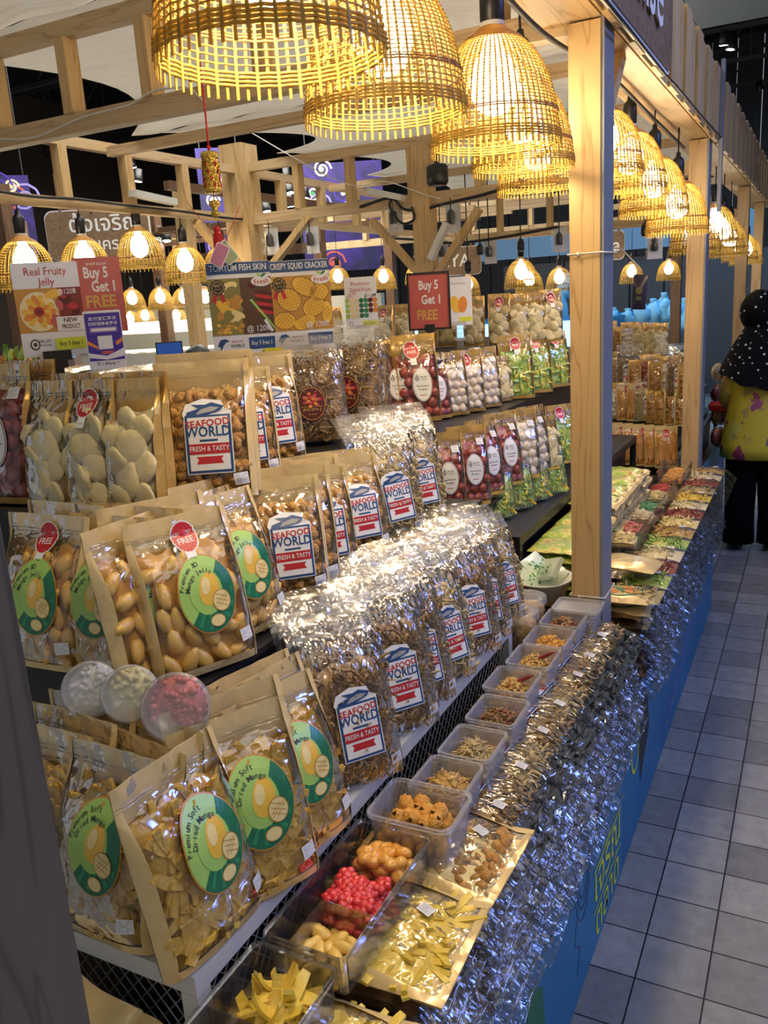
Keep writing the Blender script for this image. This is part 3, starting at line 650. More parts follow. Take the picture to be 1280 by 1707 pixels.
# cloth ceiling
def cloth(y0, y1, x0, x1, za, zb, sag, cut, label):
    def F(a, b):
        x = x0 + (x1 - x0) * a; y = y0 + (y1 - y0) * b; e = cut * math.sin(PI * b) * (1 - a)
        return Vector((x + e, y, za + (zb - za) * b - sag * math.sin(PI * b) * (.6 + .4 * math.sin(a * 3)) + .012 * math.sin(a * 19 + b * 3) * math.sin(PI * b) + .006 * math.sin(a * 43 + 2)))
    q = MB(); q.grid(F, 44, 16, CLOTH, True); o = q.obj('ceiling_cloth'); so = o.modifiers.new('thickness', 'SOLIDIFY'); so.thickness = .003
    return tag(o, label, 'ceiling cloth', 'cloth panels over the stall')
cloth(.35, 1.25, -3.0, -.55, 2.62, 2.64, .04, .3, 'off white cloth ceiling panel nearest the camera, above the big lamps')
cloth(1.25, 2.2, -3.05, -.55, 2.66, 2.62, .05, .35, 'off white cloth ceiling panel at upper left before the first truss')
cloth(2.2, 3.3, -2.95, -.55, 2.62, 2.49, .06, .45, 'off white sagging cloth ceiling panel behind the hanging red ornament')
cloth(3.3, 4.38, -2.85, -.55, 2.49, 2.52, .07, .55, 'off white sagging cloth ceiling panel before the truss with the black cables')
cloth(4.38, 5.4, -2.8, -.55, 2.52, 2.49, .06, .4, 'off white cloth ceiling panel beyond the truss with the black cables')
cloth(5.4, 6.65, -2.8, -.55, 2.49, 2.45, .06, .3, 'off white cloth ceiling panel farthest away over the stall')

# ================================================================== LAMPS
def lamp_shade(nr, nrings, seg):
    q = MB(); R = .125; Hh = .215
    prof = [(0, .022), (.04, .030), (.10, .052), (.2, .077), (.32, .094), (.45, .106), (.6, .115), (.75, .121), (.9, .125), (1.04, .127)]
    def r(t):
        for (a, ra), (b, rb) in zip(prof, prof[1:]):
            if t <= b: k = (t - a) / (b - a); return ra + (rb - ra) * k
        return prof[-1][1]
    def ring(t, rad, mt, wob=.0012, n=None):
        n = n or seg; q.tube([((r(t) + wob * (1 if j % 2 else -1)) * math.cos(2*PI*j/n), (r(t) + wob * (1 if j % 2 else -1)) * math.sin(2*PI*j/n), -Hh * t) for j in range(n)], rad, mt, 4, True)
    for k in range(7): ring(.01 + .018 * k, .0022, SHADEN, .0006, 24)
    t = .14
    while t < .70: ring(t, .0011, SHADE); t += .56 / nrings
    for k in range(2): ring(.715 + .018 * k, .0017, BROWNBAND, .0014)
    for t in (.775, .815, .855): ring(t, .0012, SHADE)
    for k in range(4): ring(.895 + .022 * k, .0021, SHADE, .0018)
    ts = [.05, .1, .16, .24, .34, .45, .6, .75, .9, 1.035]
    for j in range(nr):
        a = 2 * PI * j / nr; c, s = math.cos(a), math.sin(a); vs = []; fs = []; hw = .0019
        for i, t in enumerate(ts):
            rad = r(t); z = -Hh * t; h2 = hw * min(1, rad / .08)
            for (dr, dt) in ((-.0007, -h2), (.0007, -h2), (.0007, h2), (-.0007, h2)): vs.append(((rad + dr) * c - dt * s, (rad + dr) * s + dt * c, z))
        for i in range(len(ts) - 1):
            for b in range(4): fs.append((i*4 + b, i*4 + (b+1) % 4, i*4 + 4 + (b+1) % 4, i*4 + 4 + b))
        q.add(vs, fs, SHADE)
    return q
def make_lamp(far=False):
    t = thing('pendant_lamp', '', 'lamp'); (lamp_shade(36, 12, 36) if far else lamp_shade(60, 21, 60)).obj('bamboo_shade', t)
    q = MB(); q.lathe([(.015, -.005), (.018, -.035), (.036, -.06), (.047, -.09), (.047, -.11), (.036, -.138), (.018, -.152), (.001, -.156)], BULBF if far else BULB, 20); q.obj('bulb', t)
    q = MB(); q.lathe([(.0, .105), (.008, .10), (.010, .085), (.021, .075), (.0235, .06), (.0235, .012), (.020, .008), (.020, -.004)], BLACK, 16); so_ = q.obj('socket', t); q = MB(); q.lathe([(.0228, .008), (.0228, -.006), (.016, -.01)], WHITEC, 16); q.obj('white_collar', so_)
    q = MB(); q.tube([(0, 0, 0), (.002, 0, .5), (0, 0, 1)], .003, RUBBER, 6); q.obj('cord', t, (0, 0, .10)); return t
LAMP = make_lamp(); LAMPF = make_lamp(True); LAMP['_u'] = LAMPF['_u'] = 0
def lamp(loc, label, group=None, far=False, sc=1, top=2.30):
    o = LAMPF if far else LAMP
    if o['_u'] == 0: o['_u'] = 1; c = o
    else: c = copy_tree(o)
    c.location = loc; c.scale = (sc,) * 3; c.rotation_euler = (0, 0, rr(0, 6)); tag(c, label, None, group);
    for k in c.children:
        k.scale.z = max(.02, (top - loc[2]) / sc - .10) if k.name.startswith('cord') else 1
    return c
G = 'bamboo pendant lamps along the stall front'
for i, (x, y, z, s, lb) in enumerate([
    (-.555, .86, 2.15, 1.0, 'largest bamboo pendant lamp, cut off by the top edge left of centre'),
    (-.625, 1.28, 2.165, 1.0, 'big bamboo pendant lamp second from the top left of the front row'),
    (-.590, 1.69, 2.165, 1.0, 'bamboo pendant lamp with round bulb just left of the tall pine post'),
    (-.640, 2.02, 2.15, .93, 'bamboo pendant lamp overlapping the left side of the tall pine post'),
    (-.74, 2.47, 2.14, .9, 'bamboo pendant lamp mostly hidden behind the lamp at the tall pine post'),
    (-.62, 2.76, 2.20, .93, 'bamboo pendant lamp nearest right of the tall pine post'),
    (-.60, 3.05, 2.175, .95, 'second bamboo pendant lamp right of the tall pine post'),
    (-.58, 3.40, 2.13, .98, 'third bamboo pendant lamp right of the tall pine post'),
    (-.56, 3.84, 2.08, 1.0, 'lowest bamboo pendant lamp, touching the second pine post')]):
    lamp((x, y, z), lb, G, False, s)
for i, (x, y, z) in enumerate([(-.60, 4.72, 2.02), (-.57, 5.3, 2.08), (-.57, 5.75, 2.05), (-.57, 6.2, 2.02), (-.57, 7.0, 2.0), (-.57, 7.6, 1.98)]):
    lamp((x, y, z), 'bamboo pendant lamp, %s of the row past the second pine post' % ORD[i], 'bamboo pendant lamps farther down the aisle', True)
WARM = 'bamboo pendant lamps on the far side of the stall'
for i, (u, v) in enumerate([(35, 393), (136, 393), (228, 378), (305, 406), (368, 407)]):
    q_ = atx(u, v, -3.12); lamp(q_, 'bamboo pendant lamp, %s from the left in the row over the price signs' % ORD[i], WARM, True, .97 if i else 1.05, 2.19)
for i, (u, v, d, s) in enumerate([(562, 444, 6.9, .85), (638, 444, 7.3, .9), (715, 438, 7.5, .85), (692, 440, 8, .85), (868, 430, 6.2, 1), (882, 447, 7.4, 1), (932, 444, 6.9, .9), (1053, 437, 8, .9), (1115, 432, 8, .9), (780, 458, 8, .9)]):
    lamp(ray(u, v) * (d / 1400) + Vector((0, 0, EYE)), 'small distant bamboo pendant lamp, %s from the left behind the stall' % ORD[sorted([562, 638, 715, 692, 868, 882, 932, 1053, 1115, 780]).index(u)], 'distant bamboo pendant lamps behind the stall', True, s, 2.36)
    lb_ = ray(u, v) * (d / 1400); beamobj((lb_.x - .45, lb_.y, 2.38), (lb_.x + .45, lb_.y, 2.38), .04, .05, PINEX)
for i, (u, v, d) in enumerate([(218, 480, 8), (265, 478, 8), (304, 478, 8), (340, 478, 8), (240, 511, 9.5), (292, 511, 9.5), (215, 517, 10), (325, 513, 9.5)]):
    lamp(ray(u, v) * (d / 1400) + Vector((0, 0, EYE)), 'tiny bright pendant lamp in the double row of the neighbouring stall at left', 'pendant lamps of the neighbouring stall', True, 1.0, 2.4)
    lb_ = ray(u, v) * (d / 1400); beamobj((lb_.x - .4, lb_.y, 2.42), (lb_.x + .4, lb_.y, 2.42), .04, .05, BROWNWOOD)

# ================================================================== TABLES AND RACKS
TZ = .52
def table(name, x0, x1, y0, y1, label, panels, front=None):
    t = thing(name, label, 'table', ((x0 + x1) / 2, (y0 + y1) / 2, 0)); cx, cy_ = (x0 + x1) / 2, (y0 + y1) / 2
    MB().box((x0 - cx, y0 - cy_, TZ - .03), (x1 - .012 - cx, y1 - cy_, TZ), BROWNWOOD).obj('tabletop', t)
    for a in (x0 + .05, x1 - .08):
        for b in (y0 + .05, y1 - .05): MB().box((a - cx - .02, b - cy_ - .02, 0), (a - cx + .02, b - cy_ + .02, TZ - .03), BROWNWOOD).obj('leg', t)
    for (ya, yb) in panels: MB().box((x1 - .010 - cx, ya - cy_, .004), (x1 - cx, yb - cy_ - .003, .585), BLUE).obj('blue_board', t)
    if front: MB().box((x0 - cx, y0 - .01 - cy_, .004), (x1 - .011 - cx, y0 - cy_, .5), BLUE).obj('blue_board', t)
    return t
T1 = table('display_table', -1.9, -.43, .43, 2.14, 'long display table faced with blue boards, nearest part beside the aisle', [(.43, 1.3), (1.3, 2.2)], True)
T2 = table('display_table', -1.9, -.43, 2.275, 4.18, 'middle part of the blue faced display table, past the tall pine post', [(2.2, 3.3), (3.3, 4.45)])
T3 = table('display_table', -1.84, -.575, 4.32, 6.5, 'far part of the blue faced display table beside the woman in yellow', [(4.45, 6.5)])
# printed artwork on the blue boards (faces the aisle)
q = MB(); L = Lab()
def stroke(L, pts, wd, mt, l):
    for (a, b), (c, d) in zip(pts, pts[1:]):
        dx, dz = c - a, d - b; k = wd / 2 / max(1e-6, math.hypot(dx, dz)); L.poly([(a - dz*k, b + dx*k), (a + dz*k, b - dx*k), (c + dz*k, d - dx*k), (c - dz*k, d + dx*k)], mt, l)
TO = (-.429 + 1.165, -1.285, 0)
def art(nm, L):
    q = MB(); L.into(q, lambda x, z: 0, .0003); return q.obj(nm, T1, TO, (0, 0, PI / 2))
for rr_ in (.035, .05, .065): stroke(L, [(1.72 + rr_ * 1.1 * math.cos(a * .35), .33 + rr_ * 2.0 * math.sin(a * .35)) for a in range(19)], .006, NAVY, 0)
stroke(L, [(1.66, .24), (1.64, .18), (1.69, .14), (1.66, .08)], .006, NAVY, 0); stroke(L, [(1.70, .36), (1.72, .35), (1.74, .36)], .005, NAVY, 0); art('face_drawing', L)
L = Lab(); L.poly([(1.82, .50), (1.87, .50), (1.885, .40), (1.85, .31), (1.82, .37)], INK, 0); art('black_brush_print', L)
L = Lab(); L.text('เจริญ', 1.99, .19, .145, LIME, 1, .006, 0, 1.0); L.text('ตลาด', 1.99, .07, .13, LIME, 1, .006, 0, 1.0); L.rect(1.83, .235, 2.15, .243, LIME, 1); L.rect(1.83, .118, 2.15, .124, LIME, 1); art('yellow_thai_lettering', L)
L = Lab(); L.poly([(1.18, .02), (1.42, .02), (1.38, .30), (1.30, .36)], DGREEN, 0); L.poly([(.9, .02), (1.12, .02), (1.02, .30)], DGREEN, 0); art('green_print', L)
L = Lab(); L.poly([(2.45, .44), (2.56, .40), (2.60, .26), (2.45, .14), (2.42, .30)], INK, 0); stroke(L, [(2.36 + .06 * math.cos(a * .5), .32 + .09 * math.sin(a * .5)) for a in range(13)], .012, LIME, 1); art('leaf_drawing', L)
L = Lab()
for k in range(8): L.text('ริญญา', 3.0 + .1 * k, .08 + k * .028, .05, PURP2, 1)
art('white_side_lettering', L)

RK = dict()
WIREM = mat('grey_wire_mesh', (.30, .29, .27), .4, .3)
def mesh_panel(q, a, b, z0, z1, cw=.024, chh=.014, r=.0011):
    a = Vector(a); b = Vector(b); L = (b - a).length; d = (b - a) / L; H = z1 - z0; n = int(L / cw) + int(H / chh) + 2
    for s in (1, -1):
        for k in range(-int(H / chh) - 1, int(L / cw) + int(H / chh) + 2):
            x0 = k * cw; x1 = x0 + s * H / chh * cw * .5; za, zb = z0, z1
            # clip
            if x1 == x0: continue
            t0, t1 = 0.0, 1.0
            for lim, sg in ((0, 1), (L, -1)):
                f0 = sg * (x0 - lim); f1 = sg * (x1 - lim)
                if f0 < 0 and f1 < 0: t0, t1 = 1, 0; break
                if f0 < 0: t0 = max(t0, f0 / (f0 - f1))
                if f1 < 0: t1 = min(t1, f0 / (f0 - f1))
            if t1 - t0 < .02: continue
            P0 = a + d * (x0 + (x1 - x0) * t0); P1 = a + d * (x0 + (x1 - x0) * t1); P0.z = z0 + H * t0; P1.z = z0 + H * t1
            q.tube([P0, P1], r, WIREM, 4, False, False)
def rack(name, x_front, y_front, y_back, x_back, zs, xs, ys, label, mesh=True, yb0=None):
    yb0 = yb0 or y_back
    WM = WHITEM if mesh else BLACK
    t = thing(name, label, 'rack', (x_front, y_front, TZ)); o0 = Vector((x_front, y_front, TZ))
    z1 = zs[0]
    for (a, b) in ((x_front, y_front), (x_front, yb0 - .026), (x_back, y_front)):
        MB().box((a - .026 - o0.x, b - o0.y, 0), (a - o0.x, b + .026 - o0.y, z1 - .031 - TZ), WM).obj('leg', t)
    q = MB(); q.box((x_front - .028 - o0.x, 0, z1 - .030 - TZ), (0, yb0 - y_front, z1 - TZ - .001), WM); q.box((x_back - x_front, 0, z1 - .030 - TZ), (-.0285, .028, z1 - TZ - .001), WM); q.obj('front_rail', t)
    if mesh:
        q = MB(); mesh_panel(q, (-.013, .02, 0), (-.013, yb0 - y_front, 0), .0, z1 - .03 - TZ); q.obj('mesh_panel', t)
        q = MB(); mesh_panel(q, (x_back - x_front, .013, 0), (-.02, .013, 0), .0, z1 - .03 - TZ); q.obj('mesh_panel', t)
    q = MB(); q.box((x_back - o0.x, .05, .001), (-.05, yb0 - y_front, z1 - .04 - TZ), BLACK); q.obj('shade_core', t)  # black block standing in for the shade inside the rack
    if yb0 < y_back: MB().box((x_back - o0.x, yb0 - y_front + .001, .001), (xs[1] - .012 - o0.x, y_back - y_front, z1 - .013 - TZ), BLACK).obj('shade_core', t)  # same black stand-in for shade, behind the shorter lowest shelf
    for i, z in enumerate(zs):
        xa, ya = xs[i], ys[i]
        MB().box((x_back - o0.x, ya - o0.y + (.029 if i == 0 else 0), z - .012 - TZ), (xa - o0.x - (.029 if i == 0 else 0), (yb0 if i == 0 else y_back) - o0.y, z - .001 - TZ), WM if i == 0 else BLACK).obj('shelf', t)
        if i: MB().box((x_back - o0.x, ya + .012 - o0.y, zs[i-1] - TZ), (xa - .012 - o0.x, y_back - o0.y, z - .013 - TZ), BLACK).obj('riser', t)
    return t
R1 = rack('tiered_rack', -.64, .64, 2.10, -1.88, [.885, 1.13, 1.34, 1.50], [-.64, -.80, -.97, -1.16], [.64, .86, 1.03, 1.22], 'white framed tiered rack with black wire mesh sides holding the nearest rows of bags', True, 1.86)
R2 = rack('tiered_rack', -.76, 2.30, 4.10, -1.88, [.97, 1.05, 1.26, 1.46], [-.76, -.875, -1.01, -1.17], [2.30, 2.305, 2.31, 2.315], 'tiered rack of bags directly behind the tall pine post', mesh=False)
R3 = rack('tiered_rack', -.62, 4.34, 6.4, -1.82, [.78, .95, 1.10, 1.24], [-.64, -.70, -.74, -.80], [4.34, 4.60, 4.88, 5.2], 'far tiered rack of bags between the two pine posts', mesh=False)

# ------------------------------------------------------------------ standing rows
D = math.radians
def row(items, z, group, rowname, behind=0):
    for it in items:
        u, v, key, yaw, lean, label = it[:6]; sc = it[6] if len(it) > 6 else 1
        pz = it[7] if len(it) > 7 else z
        b = atz(u, v, pz); yw = D(yaw); b += Vector((-math.sin(yw), math.cos(yw), 0)) * (-.004 if z == .885 else .022) * sc
        place(key, (b.x, b.y, pz + .001), yw, D(lean), label, group + ' of ' + PK[key]['obj_kind'], sc, D(it[8]) if len(it) > 8 else 0)
        for q_ in range(1, (0 if ('corner of the white' in label or 'third from the left' in label) else behind) + 1):
            k2 = key.replace('_promo', ''); bb = b + Vector((-math.sin(yw), math.cos(yw), 0)) * .046 * q_ + Vector((math.cos(yw), math.sin(yw), 0)) * rr(-.015, .03)
            place(k2, (bb.x, bb.y, pz + .001), yw + rr(-.12, .12), D(lean) - .04 * q_, 'mostly hidden %s behind the front row of the %s' % (PK[k2]['obj_kind'].replace('bags', 'bag').replace('pouches', 'pouch'), group), 'hidden %s of the %s' % (PK[k2]['obj_kind'], group), sc * rr(.98, 1.06))
KN = dict(mango='dried mango pouches', mango_promo='dried mango pouches', jelly='mango jelly pouches', jelly_promo='mango jelly pouches', cracker='squid cracker pouches', fish='dried fish bags', fishl='dried fish bags', dark='maroon labelled bags', durian='durian chip pouches', durian_promo='durian chip pouches', plum='dried plum pouches', plum_promo='dried plum pouches', lychee='white lychee pouches', lychee_promo='white lychee pouches', veg='vegetable chip pouches', vegc='green vegetable bags', stick='snack stick pouches', nuts='small cracker bags')
for k_, v_ in PK.items(): v_['obj_kind'] = KN[k_]
row([(80, 1495, 'mango_promo', 0, 12, 'soft dried mango bag with red promo sticker, half hidden by the dark corner post'),
     (190, 1548, 'mango', -3, 12, 'soft dried mango bag, second from the left on the lowest shelf'),
     (352, 1560, 'mango', 86, 11, 'soft dried mango bag overhanging the corner of the white shelf', 1.03),
     (436, 1482, 'mango', 62, 13, 'soft dried mango bag with full green oval label, right of the shelf corner', 1.03),
     (512, 1405, 'mango', 76, 14, 'soft dried mango bag beside the first dark dried fish bag', 1.0),
     (600, 1300, 'fish', 55, 15, 'dark dried fish bag nearest the camera, beside the mango bags'),
     (668, 1216, 'fish', 55, 15, 'second dark dried fish bag along the white shelf edge'),
     (702, 1175, 'fish', 60, 15, 'third dried fish bag, pushed back and half hidden between its neighbours'),
     (740, 1135, 'fishl', 58, 15, 'paler dried fish bag, fourth along the white shelf edge', .97),
     (785, 1092, 'fish', 55, 15, 'fifth dried fish bag along the white shelf edge', .97),
     (806, 1066, 'fish', 55, 14, 'sixth dried fish bag, left of the two round jars', .95),
     (832, 1036, 'fishl', 55, 14, 'last dried fish bag of the lowest shelf, behind the round jars', .9)], .885, 'lowest shelf', '', 2)
row([(70, 1118, 'jelly_promo', 2, 10, 'mango jelly bag with red promo sticker, leftmost of the jelly bags'),
     (165, 1125, 'jelly', 2, 10, 'mango jelly bag, second from the left'),
     (286, 1122, 'jelly', 86, 8, 'mango jelly bag showing its brown side, third from the left'),
     (358, 1122, 'jelly_promo', 66, 13, 'mango jelly bag with red promo sticker, fourth from the left'),
     (430, 1060, 'jelly', 80, 13, 'mango jelly bag squeezed behind its neighbour, next to the crackers'),
     (487, 1005, 'cracker', 42, 12, 'squid cracker pouch, frontmost on the second shelf', 1.04),
     (548, 965, 'cracker', 50, 12, 'squid cracker pouch, middle of three on the second shelf'),
     (606, 930, 'cracker', 54, 12, 'squid cracker pouch beside the pale dried fish bags on the second shelf', .98),
     (665, 905, 'fishl', 55, 14, 'pale dried fish bag with twisted seafood label, left of its twin', .95),
     (705, 875, 'fishl', 48, 14, 'pale dried fish bag just left of the red plum bags', .95)], 1.13, 'second shelf', '', 2)
row([(748, 862, 'plum', 40, 6, 'red plum pouch with white oval label, first of the second shelf', 1, ),
     (790, 845, 'plum', 42, 6, 'red plum pouch with white oval label, second of the second shelf'),
     (820, 828, 'plum', 60, 6, 'red plum pouch turned sideways, third of the second shelf'),
     (850, 812, 'plum', 52, 8, 'red plum pouch leaning right, last before the white lychee bags'),
     (878, 800, 'lychee', 45, 6, 'gold bag of white lychees next to the plum pouches on the second shelf'),
     (900, 792, 'lychee', 60, 6, 'gold bag of white lychees, second on the second shelf'),
     (920, 784, 'durian', 50, 6, 'gold bag of pale durian pieces on the second shelf, left of the tall pine post', .8),
     (942, 774, 'veg', 50, 6, 'gold vegetable chip bag on the second shelf, touching the tall pine post in view', .85)], 1.06, 'second shelf far end', '')
row([(752, 900, 'vegc', 50, 10, 'small clear green vegetable bag, first under the plum pouches', .9),
     (800, 880, 'vegc', 52, 10, 'small clear green vegetable bag, second under the plum pouches', .9),
     (838, 868, 'vegc', 52, 10, 'small clear green vegetable bag, third under the plum pouches', .9),
     (872, 852, 'vegc', 55, 10, 'small clear green vegetable bag, fourth under the plum pouches', .9),
     (900, 838, 'vegc', 55, 10, 'small clear green vegetable bag, fifth under the plum pouches', .9),
     (928, 826, 'vegc', 55, 10, 'small clear green vegetable bag nearest the tall pine post', .9)], .972, 'low step', '')
row([(8, 842, 'plum', 5, 6, 'red plum pouch cut off by the left edge, beside the durian bags', 1.1),
     (85, 858, 'durian', 2, 6, 'gold durian chip bag, left one of three'),
     (152, 862, 'durian_promo', 2, 6, 'gold durian chip bag with red promo sticker'),
     (226, 864, 'durian', 14, 6, 'gold durian chip bag at the corner of the third shelf'),
     (350, 836, 'cracker', 30, 10, 'large squid cracker pouch beside the durian bags', 1.12),
     (412, 808, 'cracker', 46, 10, 'squid cracker pouch wedged behind the large one', 1.0),
     (460, 778, 'cracker', 56, 10, 'squid cracker pouch beside the maroon labelled bags', 1.05)], 1.34, 'third shelf', '', 1)
row([(525, 742, 'dark', 34, 10, 'dark clear bag with narrow view of its maroon label, left of its twin', .95),
     (582, 722, 'dark', 20, 10, 'dark clear bag with full round maroon label', 1.0),
     (628, 715, 'plum', 50, 8, 'red plum pouch behind the maroon labelled bags', .9)], 1.342, 'third shelf middle', '', 1)
row([(664, 708, 'plum', 30, 10, 'red plum pouch under the white price card, without promo sticker', .95, 1.342),
     (704, 706, 'plum_promo', 40, 10, 'red plum pouch with red promo sticker on the third shelf', 1.0, 1.342),
     (734, 700, 'plum', 55, 10, 'shiny red plum pouch, last on the third shelf', .95),
     (762, 694, 'lychee', 45, 8, 'gold bag of white lychees, first on the third shelf', .95),
     (788, 688, 'lychee_promo', 40, 8, 'gold bag of white lychees with red promo sticker', .95),
     (818, 680, 'lychee', 50, 8, 'gold bag of white lychees, third on the third shelf', .95),
     (842, 670, 'durian', 50, 8, 'gold bag of pale pieces on the third shelf', .75),
     (866, 666, 'veg', 35, 8, 'clear fronted green vegetable chip bag, tallest on the third shelf', 1.0),
     (900, 656, 'veg', 40, 8, 'green vegetable chip bag, second on the third shelf', .95),
     (934, 646, 'veg', 50, 8, 'green vegetable chip bag on the third shelf, touching the post in view', .95)], 1.26, 'third shelf far end', '')
row([(560, 590, 'durian', 40, 4, 'durian chip bag on the top shelf, leftmost behind the price cards', .82),
     (640, 585, 'durian_promo', 10, 4, 'durian chip bag with red sticker behind the white price card', .80),
     (675, 582, 'durian', 10, 4, 'durian chip bag on the top shelf, left of the framed sign', .80),
     (712, 580, 'durian', 10, 4, 'durian chip bag hidden behind the framed red sign', .80),
     (745, 578, 'durian', 10, 4, 'durian chip bag peeking out under the framed red sign', .80),
     (790, 578, 'durian', 12, 4, 'durian chip bag on the top shelf, first right of the framed sign', .86),
     (832, 576, 'durian_promo', 12, 4, 'durian chip bag with red sticker right of the framed sign', .88),
     (866, 574, 'durian', 30, 4, 'durian chip bag on the top shelf, third right of the framed sign', .86),
     (894, 572, 'durian', 35, 4, 'narrow view of a durian chip bag on the top shelf near the post', .86),
     (922, 570, 'durian_promo', 35, 4, 'durian chip bag nearest the tall pine post on the top shelf', .90)], 1.462, 'top shelf', '')
# far rack between the posts
far = []
for (v0, z, keys, xs_, yaw, nm) in ((775, .782, ['stick'] * 7, [1005, 1022, 1040, 1058, 1076, 1094, 1112], 25, 'lowest'), (702, .952, ['nuts', 'lychee', 'stick', 'stick', 'fishl', 'nuts', 'nuts', 'cracker', 'cracker'], [1010, 1028, 1046, 1062, 1080, 1096, 1112, 1128, 1146], 12, 'second'),
        (652, 1.102, ['plum', 'nuts', 'fish', 'nuts', 'plum', 'nuts', 'lychee', 'fish', 'nuts'], [1012, 1030, 1048, 1066, 1084, 1100, 1118, 1134, 1150], 10, 'third'), (592, 1.242, ['plum', 'nuts', 'lychee', 'durian', 'durian', 'durian'], [1014, 1030, 1048, 1066, 1084, 1100], 10, 'top')):
    for i, (k_, u) in enumerate(zip(keys, xs_)):
        row([(u, v0 + (u - 1050) * .10, k_, yaw + rr(-6, 6), 8, '%s bag, %s from the left in the %s row between the two pine posts' % (PK[k_]['obj_kind'].split()[0] if k_ != 'nuts' else 'cracker', ORD[i], nm), .85)], z, 'far rack %s row' % nm, '')
finish_protos()

# ================================================================== FLAT PILES ON THE TABLE
def flat_bag(name, body, edge, L=.265, W=.165, H=.019, droop=.06, seed=0, hl=.09, cat='bag'):
    t = thing(name, '', cat); q = MB()
    def Z(x): k = max(0, x - (L - hl)); return -droop * (k / hl) ** 1.5 if k > 0 else 0
    def F(top):
        def f(a, b):
            x = a * (L - hl * .7); y = (b - .5) * W * (1 - .04 * math.cos(a * 9)); e = (1 - abs(2*b - 1) ** 5) * min(1, a * 9) * min(1, (1 - a) * 4 + .1)
            return Vector((x, y, Z(x) + H * (.5 + (.5 if top else -.5) * e) + (.0035 * noise.noise(Vector((x*45, y*45, seed))) if top else 0)))
        return f
    q.grid(F(True), 14, 10, body, True); q.grid(F(False), 14, 10, edge if body is KRAFT else body, True, True); q.obj('pouch', t)
    h = MB(); EB = edge if edge is not FILME else BRT
    def G(a, b): x = L - hl * .8 + a * hl * .8; y = (b - .5) * W * (1 + .03 * math.sin(a*4)); return Vector((x, y, Z(x) + H * .5 + .004 * noise.noise(Vector((x*40, y*30, seed + 9))) + .003 * math.sin(b * 9 + seed)))
    h.grid(G, 6, 12, edge, True); h.grid(lambda a, b: G(a, b) + Vector((0, 0, -.004 - .004 * a)), 6, 12, edge, True)
    h.tube([G(.72, i / 8) + Vector((0, 0, .001)) for i in range(9)], .0013, EB, 4, False, False); h.tube([G(1, i / 8) for i in range(9)], .0009, EB, 4, False, False); h.obj('zip_top', t); return t
BRT = film('bright_film_fold', base=.3, edge=1, milk=.12, rough=.15, scale=40, strength=.6)
FB = dict(clear=flat_bag('flat_dried_fish_bag', mat('packed_dark_fish', (.12, .07, .03), .35, 0, .6, mottled=[(.28, .17, .07), (.06, .04, .02)], mscale=50, crk=(40, .6, .004)), FILME, seed=1, L=.25, droop=.035, hl=.065),
          kraft=flat_bag('flat_kraft_bag', KRAFT, KRAFT, droop=.05, seed=2, hl=.06), brown=flat_bag('flat_brown_bag', mat('packed_brown_snack', (.20, .11, .045), .35, 0, .6, mottled=[(.10, .05, .02), (.34, .2, .09)], mscale=18, crk=(30, .7, .005)), FILME, L=.25, droop=.04, seed=3, hl=.06),
          silver=flat_bag('flat_snack_bag', mat('packed_mixed_snack', (.40, .32, .22), .3, .2, .6, mottled=[(.15, .10, .07), (.6, .5, .3)], mscale=40, crk=(40, .8, .005)), FILME, L=.20, W=.12, seed=4, droop=.05, hl=.08),
          veg=flat_bag('flat_vegetable_pack', mat('printed_vegetable_pack', (.62, .52, .16), .3, 0, .6, mottled=[(.25, .45, .05), (.75, .68, .2), (.5, .18, .04)], mscale=26, crk=(30, .3, .003)), KRAFT, L=.17, W=.15, H=.026, droop=.01, seed=5, hl=.03))
for k_ in FB: FB[k_]['_u'] = 0
def flat(kind, loc, yaw, label, group, tilt=(0, 0)):
    o = FB[kind]
    if o['_u'] == 0: o['_u'] = 1; c = o
    else: c = copy_tree(o); 
    c.location = loc; c.rotation_euler = (tilt[0], tilt[1], yaw); tag(c, label, None, group); return c
def pile(kind, x0, y, ztop, n, place_words, dz=.0215, jx=.010, yaw=0, z0=TZ + .001):
    k = 0; z = ztop - dz; sh_ = dict(clear=.0032, brown=.002, silver=.003).get(kind, .001)
    while k < n and z > z0:
        flat(kind, (x0 + rr(-jx, jx) + sh_ * k, y + rr(-.008, .008), z), yaw + rr(-.07, .07), '%s bag inside the %s' % (dict(clear='clear dried fish', kraft='kraft', brown='brown', silver='clear snack', veg='printed vegetable')[kind], place_words), 'bags inside the ' + place_words); k += 1; z -= dz
# lying top pouches: rebuild short prototypes (thin and flat)
def lying(key, cfg, x0, y, z, label, yaw=0, group=None, head=-1):
    cfg['obj'] = None
    o = build_pouch(cfg, LYN[key][0], label, LYN[key][1])
    M = Matrix(((0, 0, 1), (-1, 0, 0), (0, -1, 0))).to_4x4(); M = Matrix.Rotation(yaw, 4, 'Z') @ M; M.translation = (x0, y, z); o.matrix_world = M; LYO[key] = o
    if group: o['group'] = group
    return o
LYN = {}; LYO = {}
def lay_copy(key, x0, y, z, label, yaw=0, group=None):
    o = copy_tree(LYO[key]); M = Matrix(((0, 0, 1), (-1, 0, 0), (0, -1, 0))).to_4x4(); M = Matrix.Rotation(yaw, 4, 'Z') @ M; M.translation = (x0, y, z); o.matrix_world = M; tag(o, label, None, group); return o
LYN.update(m=('dried_mango_pouch', 'bag of dried mango'), f=('dried_fish_bag', 'bag of dried fish'), g=('dried_fish_bag', 'bag of dried fish'), c=('cracker_pouch', 'bag of crackers'), y=('mango_strip_pouch', 'bag of mango strips'))
ZT = .775
